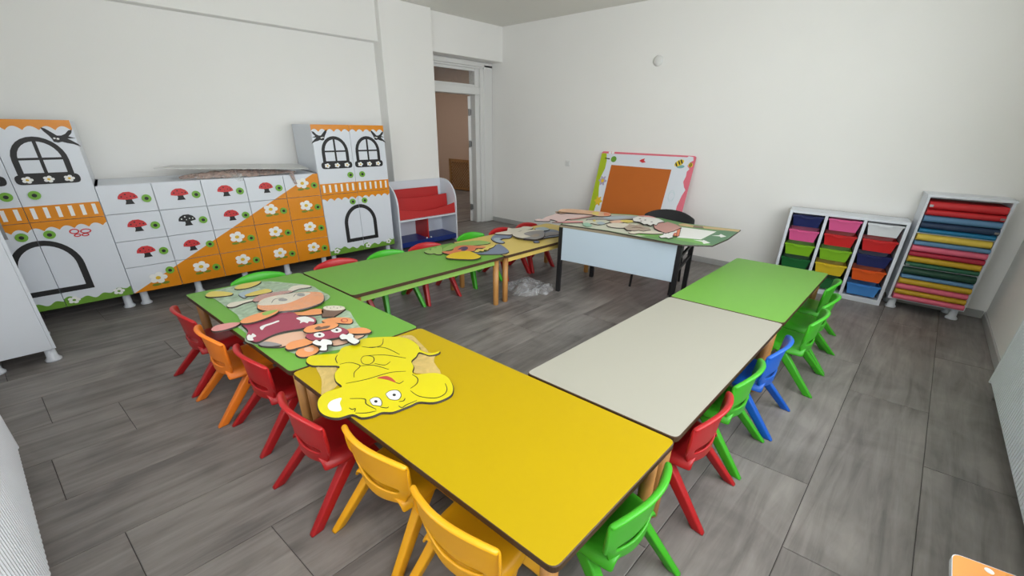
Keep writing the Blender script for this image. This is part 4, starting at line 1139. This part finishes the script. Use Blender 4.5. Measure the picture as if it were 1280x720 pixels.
# ---- wrapped figures on the green table
tf = lambda x, y: (230 + x * 250 / 1280, 335 + y * 115 / 589)
A = Cut('cutout_figure', 'orange-faced cartoon cut-out with yellow feet in clear film', 'cut-out', tf, TZ)
GF = film_mat('green_tint_film', rgb(188, 210, 184), 0.78, 0.3, 0.2)
A.piece('face', [(470, 240), (490, 205), (560, 180), (660, 165), (750, 155), (870, 155), (895, 190), (870, 225), (760, 260), (640, 275), (540, 275), (480, 262)], 0.012, 0.010, C_ORA)
A.piece('muzzle', [(476, 235), (500, 202), (570, 180), (700, 160), (810, 158), (750, 190), (660, 225), (560, 236)], 0.0221, 0.001, C_CRE, True, False)
A.ellipse('eye', 632, 203, 30, 9, 0.0232, 0.0008, C_GRY); A.ellipse('eye', 748, 172, 26, 9, 0.0232, 0.0008, C_GRY)
A.line([(560, 225), (580, 200), (640, 190)], 0.0233); A.line([(700, 185), (720, 165), (770, 160)], 0.0233)
A.piece('bow_tie', [(440, 205), (480, 175), (580, 155), (670, 145), (690, 152), (560, 185), (470, 214)], 0.008, 0.006, C_ROS)
A.piece('shirt', [(395, 170), (450, 150), (530, 133), (560, 150), (470, 172), (400, 180)], 0.006, 0.006, C_PAY)
A.piece('trousers', [(350, 165), (420, 140), (480, 140), (440, 160), (400, 185), (380, 190)], 0.003, 0.006, C_LBL)
A.piece('arm', [(275, 240), (300, 222), (360, 212), (440, 200), (440, 208), (380, 225), (330, 245), (290, 250)], 0.004, 0.008, C_CRE)
A.piece('arm', [(665, 140), (700, 115), (760, 108), (805, 112), (805, 122), (740, 132), (690, 148)], 0.004, 0.008, C_CRE)
A.piece('foot', [(140, 172), (175, 150), (250, 150), (310, 160), (290, 175), (200, 184), (150, 184)], 0.003, 0.008, C_PAY)
A.piece('foot', [(325, 125), (360, 105), (430, 92), (490, 85), (470, 105), (410, 127), (340, 135)], 0.003, 0.008, C_PAY)
A.film([(140, 165), (300, 120), (490, 85), (660, 95), (810, 112), (870, 145), (935, 182), (880, 225), (760, 262), (600, 285), (480, 300), (370, 335), (340, 300), (270, 250), (200, 200)], 0.0035, GF, 0.002, 5)
A.film([(450, 200), (600, 140), (800, 120), (900, 165), (870, 230), (700, 280), (540, 285)], 0.0245, film_mat('thin_film', rgb(230, 232, 230), 0.14), 0.004, 6)

B = Cut('cutout_figure', 'maroon cartoon animal cut-out with orange muzzle and ice-cream cone', 'cut-out', tf, TZ)
B.piece('body', [(370, 355), (450, 345), (540, 320), (620, 290), (700, 285), (740, 310), (830, 315), (840, 350), (780, 380), (640, 405), (560, 430), (480, 470), (440, 468), (400, 440), (410, 400)], 0.0085, 0.009, C_MAR)
B.piece('hat', [(360, 345), (380, 325), (440, 300), (520, 278), (600, 270), (590, 290), (520, 322), (440, 347), (380, 354)], 0.0225, 0.007, C_ORA)
B.piece('hat_leaf', [(500, 290), (540, 275), (600, 268), (560, 290), (515, 302)], 0.0296, 0.001, C_LGR, True, False)
B.piece('arm', [(175, 395), (200, 370), (280, 352), (340, 348), (360, 352), (330, 372), (260, 395), (200, 404)], 0.004, 0.008, C_PIN)
B.piece('belly_fluff', [(718, 322), (750, 312), (790, 312), (828, 328), (832, 342), (800, 340), (790, 352), (765, 344), (742, 352), (745, 336)], 0.0177, 0.0015, C_WHI, True, False)
B.piece('stripe', [(485, 380), (510, 365), (560, 350), (600, 336), (608, 342), (560, 360), (520, 375), (500, 396)], 0.0177, 0.001, C_WHI, True, False)
B.piece('paw', [(402, 440), (415, 425), (430, 430), (440, 418), (462, 435), (440, 445), (445, 462), (410, 462)], 0.0177, 0.001, C_WHI, True, False)
B.piece('lower_body', [(480, 490), (570, 440), (700, 410), (770, 410), (800, 450), (700, 485), (600, 505)], 0.001, 0.007, C_PEA)
B.piece('foot', [(480, 485), (520, 470), (590, 480), (620, 492), (560, 500), (500, 497)], 0.0082, 0.006, C_GRY)
B.piece('hand', [(700, 285), (760, 280), (820, 263), (880, 263), (888, 290), (820, 300), (770, 302), (720, 300)], 0.004, 0.008, C_ORA)
B.piece('cone', [(880, 272), (895, 250), (960, 258), (1032, 262), (1000, 285), (960, 310), (885, 312)], 0.004, 0.008, C_BRO, False)
B.ellipse('ice_cream', 960, 254, 70, 14, 0.0125, 0.005, C_CRE)
for k in range(5): B.ellipse('sprinkle', 915 + 22 * k, 252 + (k % 2) * 6 - 2, 4, 2, 0.0176, 0.0006, C_BRO)
B.piece('face', [(780, 440), (800, 415), (880, 395), (960, 375), (1030, 388), (1052, 412), (1000, 440), (900, 456), (820, 462)], 0.012, 0.009, C_MAR)
B.piece('muzzle', [(765, 400), (790, 375), (860, 358), (930, 348), (988, 360), (960, 385), (880, 402), (800, 414)], 0.0212, 0.005, C_ORA)
B.piece('nose', [(835, 388), (860, 372), (880, 378), (900, 372), (935, 370), (920, 384), (890, 390), (860, 396)], 0.0263, 0.0008, C_BRO, True, False)
for ex, ey in ((865, 428), (975, 397)):
    B.ellipse('eye', ex, ey, 35, 16, 0.0212, 0.0012, C_WHI); B.ellipse('pupil', ex + 3, ey, 9, 6, 0.0225, 0.0006, BLACK)
B.piece('ear', [(650, 505), (680, 475), (760, 455), (840, 453), (812, 485), (720, 512), (670, 522)], 0.008, 0.009, C_ORA)
B.piece('ear', [(1028, 398), (1080, 385), (1150, 382), (1196, 400), (1180, 415), (1110, 420), (1045, 416)], 0.008, 0.009, C_ORA)
B.piece('antler', [(822, 478), (845, 460), (870, 470), (890, 455), (940, 465), (945, 488), (915, 492), (912, 525), (868, 525), (880, 500), (848, 492)], 0.0215, 0.007, C_WHI)
B.piece('antler', [(995, 438), (1015, 422), (1040, 428), (1060, 418), (1085, 430), (1085, 445), (1122, 465), (1092, 486), (1055, 470), (1040, 455), (1010, 456)], 0.0215, 0.007, C_WHI)
B.piece('hoof', [(715, 540), (760, 505), (840, 495), (862, 530), (800, 565), (740, 567)], 0.001, 0.008, C_ORA)
B.ellipse('hoof_pad', 800, 520, 32, 16, 0.0091, 0.001, C_PEA)
B.piece('hoof', [(885, 335), (950, 318), (1050, 318), (1078, 335), (1062, 355), (980, 352), (910, 350)], 0.001, 0.008, C_ORA)
ro_ = [(1027 + 20*math.cos(2*math.pi*i/16), 335 + 10*math.sin(2*math.pi*i/16)) for i in range(17)]
B.line(ro_, 0.0092, 0.004, C_RED)
B.piece('leg', [(940, 470), (1060, 440), (1150, 420), (1140, 440), (1040, 480), (960, 496)], 0.001, 0.0065, C_PEA)
B.film([(350, 350), (400, 420), (390, 468), (480, 495), (640, 510), (680, 540), (800, 560), (950, 530), (1100, 500), (1180, 430), (1120, 370), (1080, 310), (1040, 270), (900, 300), (700, 280)], 0.0018, GF, 0.001, 8)

# ---- bird figure over the joint of the left row
tf = lambda x, y: (520 + x * 130 / 1280, 290 + y * 40 / 394)
D = Cut('cutout_figure', 'cartoon bird cut-out with yellow beak over the table joint', 'cut-out', tf, TZ)
D.piece('wing', [(320, 215), (440, 152), (600, 120), (780, 105), (905, 125), (880, 145), (760, 160), (640, 168), (500, 180), (460, 208), (330, 238)], 0.001, 0.006, C_LGR, grow=0.002)
D.piece('crest', [(105, 240), (150, 215), (180, 222), (200, 195), (245, 200), (262, 180), (320, 185), (322, 262), (270, 275), (220, 262), (180, 268), (130, 258)], 0.001, 0.009, C_LGR)
D.piece('tail', [(700, 242), (800, 255), (900, 225), (960, 180), (1010, 148), (1060, 165), (1138, 228), (1120, 255), (1040, 270), (820, 272), (740, 265)], 0.001, 0.009, C_BLU)
D.piece('head', [(325, 240), (440, 230), (480, 185), (560, 165), (700, 165), (850, 180), (840, 195), (740, 202), (720, 232), (640, 236), (520, 246), (430, 275), (340, 255)], 0.0075, 0.007, C_COR)
D.piece('eye_patch', [(515, 215), (560, 185), (620, 180), (640, 200), (600, 230), (550, 222), (580, 205)], 0.0146, 0.0012, C_PUR, True, False)
D.piece('beak', [(375, 300), (440, 265), (540, 242), (640, 232), (700, 250), (790, 295), (770, 322), (680, 336), (480, 328), (390, 320)], 0.0105, 0.008, C_YEO)
D.piece('feathers', [(715, 245), (735, 225), (770, 205), (800, 212), (850, 195), (860, 180), (900, 165), (980, 155), (945, 190), (900, 200), (885, 222), (840, 218), (830, 240), (790, 232), (760, 248)], 0.0105, 0.005, C_PAY, False)

# ---- grey pile on the pale yellow table
tf = lambda x, y: (590 + x * 120 / 1280, 275 + y * 55 / 587)
E_ = Cut('cutout_figure', 'slate blue curled cartoon cut-out on the pale yellow table', 'cut-out', tf, TZ)
E_.piece('trunk', [(258, 245), (280, 210), (340, 195), (460, 195), (530, 208), (500, 238), (420, 244), (380, 260), (400, 275), (436, 295), (400, 308), (340, 300), (288, 278)], 0.001, 0.009, C_BLU)
E_.piece('trunk_tip', [(288, 250), (330, 236), (385, 243), (365, 262), (420, 292), (350, 294), (305, 275)], 0.0101, 0.001, C_LBL, True, False)
E_.piece('body', [(690, 250), (760, 262), (860, 262), (1000, 235), (1155, 210), (1150, 145), (1030, 122), (960, 155), (900, 200)], 0.001, 0.010, C_BLU)
E_.piece('tail', [(820, 285), (860, 276), (895, 282), (890, 297), (845, 300)], 0.001, 0.008, C_BLU)
E_.piece('leg', [(960, 180), (1040, 160), (1150, 165), (1150, 195), (1040, 205), (980, 220)], 0.0112, 0.004, C_GRY)
F_ = Cut('cutout_figure', 'cream and grey cartoon cut-out on top of the slate blue one', 'cut-out', tf, TZ + 0.0115)
F_.piece('arm', [(300, 180), (420, 152), (470, 140), (480, 105), (540, 112), (640, 102), (690, 85), (790, 90), (805, 112), (720, 132), (620, 152), (540, 190), (440, 192)], 0.0, 0.008, C_CRE)
F_.piece('hand', [(548, 205), (560, 170), (640, 150), (720, 132), (860, 128), (945, 138), (940, 152), (780, 162), (700, 190), (785, 215), (760, 238), (640, 238)], 0.0085, 0.008, C_CRE)
F_.piece('face', [(690, 185), (760, 155), (860, 142), (952, 146), (958, 220), (860, 255), (760, 250), (690, 240), (785, 215)], 0.0085, 0.009, C_GRY)
F_.piece('cheek', [(780, 215), (850, 185), (905, 200), (840, 226)], 0.0176, 0.001, C_TAU, True, False)
F_.piece('ear', [(840, 118), (870, 102), (960, 95), (1032, 120), (985, 142), (890, 138)], 0.0, 0.008, C_LBL)

# ---- printed boards and cut-outs on the desk
t1 = lambda x, y: (664 + x * 120 / 1280, 256 + y * 44 / 469)
t2 = lambda x, y: (760 + x * 170 / 1280, 260 + y * 52 / 392)
DT = DH + 0.022
ident = lambda x, y: (x, y)
G_ = Cut('printed_board', 'large green printed board overhanging the teacher desk', 'board', ident, DT)
def q1(*p): return [t1(*a) for a in p]
def q2(*p): return [t2(*a) for a in p]
G_.piece('board', [(701, 280), (760, 288.5), (853, 306)] + q2((980, 355), (1130, 290), (1248, 205), (1000, 178), (720, 143), (500, 95), (200, 60)) + [(740, 266), (712, 268)], 0.001, 0.010, C_GRE, False)
G_.piece('pale_field', [(703, 280.2), (760, 288), (800, 295.5), (846, 292), (842, 282), (800, 270), (742, 266.5), (713, 268.5)], 0.0110, 0.0006, C_PAG, False, False)
G_.piece('dark_field', q2((1020, 222), (1060, 210), (1240, 214), (1128, 288), (980, 348), (880, 300)), 0.0111, 0.0008, C_DGR, False, False)
G_.piece('light_field', q2((240, 250), (430, 232), (560, 245), (540, 285), (400, 268)), 0.0111, 0.0008, C_LGN, False, False)
G_.piece('light_field', q2((600, 285), (760, 288), (880, 300), (960, 345), (850, 335), (660, 300)), 0.0111, 0.0008, C_LGN, False, False)
G_.piece('white_paper', q2((690, 180), (1020, 222), (875, 295), (650, 275)), 0.0112, 0.0014, C_WHI, False, False)
G_.piece('tan_edge', q2((660, 150), (720, 145), (800, 163), (1000, 180), (1244, 206), (1228, 224), (1040, 205), (900, 190), (800, 182), (680, 166)), 0.0112, 0.0014, C_TAN, False, False)
G_.piece('brown_patch', q2((805, 165), (890, 173), (902, 190), (800, 182)), 0.0127, 0.0008, C_BRO, False, False)
G_.piece('white_arrow', q2((978, 260), (1045, 256), (1062, 245), (1112, 268), (1062, 277), (1050, 266)), 0.0120, 0.0008, C_WHI, False, False)
G_.piece('white_arrow', q2((805, 300), (890, 306), (900, 300), (962, 328), (900, 337), (888, 318)), 0.0120, 0.0008, C_WHI, False, False)
def deskcut(label, pieces, z):
    k = Cut('cutout_figure', label, 'cut-out', ident, z)
    for nm, pts, dz, th, mt, sm in pieces: k.piece(nm, pts, dz, th, mt, sm, th > 0.003)
zt = DT + 0.0140
deskcut('pale pink cut-out overhanging the desk end by the pale table', [
    ('body', q1((45, 208), (95, 186), (150, 190), (200, 160), (300, 130), (340, 108), (420, 112), (640, 120), (800, 126), (835, 145), (720, 165), (600, 182), (480, 192), (440, 218), (380, 226), (300, 202), (250, 196), (240, 216), (140, 216)), 0, 0.008, C_PKL, True),
    ('sleeve', q1((280, 232), (460, 214), (690, 215), (695, 234), (460, 240)), 0, 0.006, C_PIN, False),
    ('red_stripe', q1((500, 186), (600, 172), (760, 150), (830, 146), (700, 172), (560, 192)), 0.0081, 0.0012, C_ROS, True),
    ('top_strip', q1((325, 88), (345, 104), (390, 62), (520, 55), (700, 68), (900, 88), (1050, 112), (1040, 146), (900, 150), (800, 130), (640, 116), (470, 110), (380, 112)), 0.0085, 0.008, C_ORP, True),
    ('yellow_patch', q1((815, 94), (900, 96), (900, 136), (815, 126)), 0.0166, 0.001, C_PAY, False),
    ('orange_tip', q1((965, 102), (1050, 112), (1040, 144), (970, 142)), 0.0166, 0.001, C_COR, False)], zt)
deskcut('grey striped cut-out in the middle of the desk pile', [
    ('body', q1((735, 197), (880, 156), (1000, 150), (1180, 140), (1330, 150), (1500, 160), (1390, 190), (1280, 190), (1100, 208), (960, 198)), 0.0, 0.008, C_GRY, True),
    ('pale_stripe', q1((960, 165), (1180, 150), (1400, 160), (1280, 176), (1060, 190)), 0.0081, 0.001, C_LBL, True)], zt)
deskcut('pale mixed-colour cut-out near the desk front edge', [
    ('body', q1((690, 245), (720, 212), (820, 192), (900, 182), (1000, 205), (1045, 228), (960, 255), (880, 262), (800, 246), (760, 268)), 0, 0.006, C_PAG, True),
    ('green_part', q1((680, 256), (750, 238), (812, 276), (740, 285)), 0.0061, 0.002, C_MNT, True),
    ('blue_part', q1((870, 240), (930, 225), (985, 246), (930, 262)), 0.0061, 0.002, C_LBL, True),
    ('yellow_dot', q1((820, 205), (850, 196), (862, 210), (840, 222)), 0.0061, 0.002, C_PAY, True)], zt)
deskcut('cream and salmon cut-out beside the taupe one on the desk', [
    ('body', q1((1010, 262), (1100, 240), (1290, 250), (1420, 270), (1330, 300), (1180, 306), (1050, 292)), 0, 0.007, C_CRE, True),
    ('salmon_part', q1((1050, 222), (1150, 205), (1260, 210), (1215, 236), (1090, 242)), 0.0, 0.007, C_PEA, True),
    ('yellow_part', q1((1190, 205), (1290, 200), (1380, 215), (1300, 232), (1230, 225)), 0.0071, 0.003, C_PAY, True)], zt)
deskcut('taupe cut-out with ragged edge on the desk pile', [
    ('body', q2((150, 182), (190, 165), (200, 150), (260, 160), (300, 152), (340, 175), (385, 180), (402, 206), (330, 216), (290, 208), (250, 214), (180, 206)), 0.0, 0.011, C_TAU, False),
    ('pale_rim', q2((195, 228), (280, 208), (400, 212), (525, 236), (430, 243), (300, 236), (240, 243)), 0.0, 0.006, C_CRE, True),
    ('dark_line', q2((220, 185), (270, 176), (330, 190), (270, 184)), 0.0111, 0.001, C_BRO, True)], zt)
deskcut('white spotted cut-out with jagged edge on the desk pile', [
    ('body', q2((232, 97), (280, 80), (330, 84), (380, 75), (430, 90), (480, 100), (530, 126), (470, 140), (455, 160), (425, 150), (400, 165), (370, 150), (340, 152), (300, 130), (240, 122)), 0.0085, 0.008, C_WHI, False),
    ('pink_rim', q2((280, 74), (380, 72), (450, 92), (380, 84)), 0.0166, 0.001, C_PIN, True)] + [('spot', q2((x, y), (x + 14, y - 4), (x + 22, y + 2), (x + 8, y + 5)), 0.0166, 0.001, C_GRY, True) for x, y in ((290, 100), (340, 112), (300, 122), (400, 130))], zt)
deskcut('dusty rose cut-out beside the white paper', [
    ('body', q2((430, 160), (470, 150), (480, 135), (530, 140), (560, 130), (640, 155), (690, 182), (620, 216), (540, 236), (480, 212), (440, 190)), 0.0, 0.010, C_ROS, False)], zt)
deskcut('small white rabbit figure by the white paper', [
    ('body', q2((480, 265), (520, 252), (530, 235), (570, 238), (600, 220), (650, 210), (640, 248), (605, 262), (612, 275), (570, 285), (545, 276), (500, 281)), 0.0, 0.005, C_WHI, False),
    ('scarf', q2((648, 206), (682, 195), (668, 258), (650, 270)), 0.0, 0.005, C_COR, False),
    ('flower', q2((612, 250), (624, 236), (640, 234), (652, 248), (644, 262), (624, 264)), 0.0051, 0.001, C_RED, True),
    ('flower_centre', q2((626, 250), (632, 245), (640, 249), (633, 256)), 0.0062, 0.001, C_PAY, True)], zt - 0.0005)

# ---- clear bag on the floor under the pale yellow table
bgc = atz(661, 361, 0)
bag = thing('plastic_bag', (bgc.x, bgc.y, 0), 0, 'crumpled clear plastic bag on the floor beside the desk leg', 'bag')
def crumple(seed, R, sx, sy, hgt_, ox, oy):
    rnd_ = random.Random(seed); nu, nv = 22, 8; v = []
    ph = [rnd_.uniform(0, 6.28) for _ in range(6)]
    for j in range(nv):
        t = j / (nv - 1)
        for i in range(nu):
            a = 2 * math.pi * i / nu
            r = R * math.cos(t * math.pi / 2 * 0.98) ** 0.6 * (1 + 0.18 * math.sin(3 * a + ph[0]) + 0.12 * math.sin(5 * a + ph[1]) + 0.07 * math.sin(9 * a + ph[2]))
            z = hgt_ * t * (1 + 0.3 * math.sin(2 * a + ph[3] + t * 3)) + 0.010 * math.sin(7 * a + 9 * t + ph[4]) * t
            v.append((ox + r * sx * math.cos(a), oy + r * sy * math.sin(a), max(0.002, z)))
    f = [(j*nu+i, j*nu+(i+1) % nu, (j+1)*nu+(i+1) % nu, (j+1)*nu+i) for j in range(nv-1) for i in range(nu)] + [tuple((nv-1)*nu+i for i in range(nu))]
    return v, f
v, f = crumple(3, 0.20, 1.15, 0.95, 0.10, -0.03, 0.03); mesh('bag_body', v, f, FILMB, bag, smooth=True)
v, f = crumple(8, 0.12, 1.2, 0.8, 0.05, 0.10, -0.13); mesh('bag_fold', v, f, FILMB, bag, smooth=True)

bpy.context.view_layer.update()
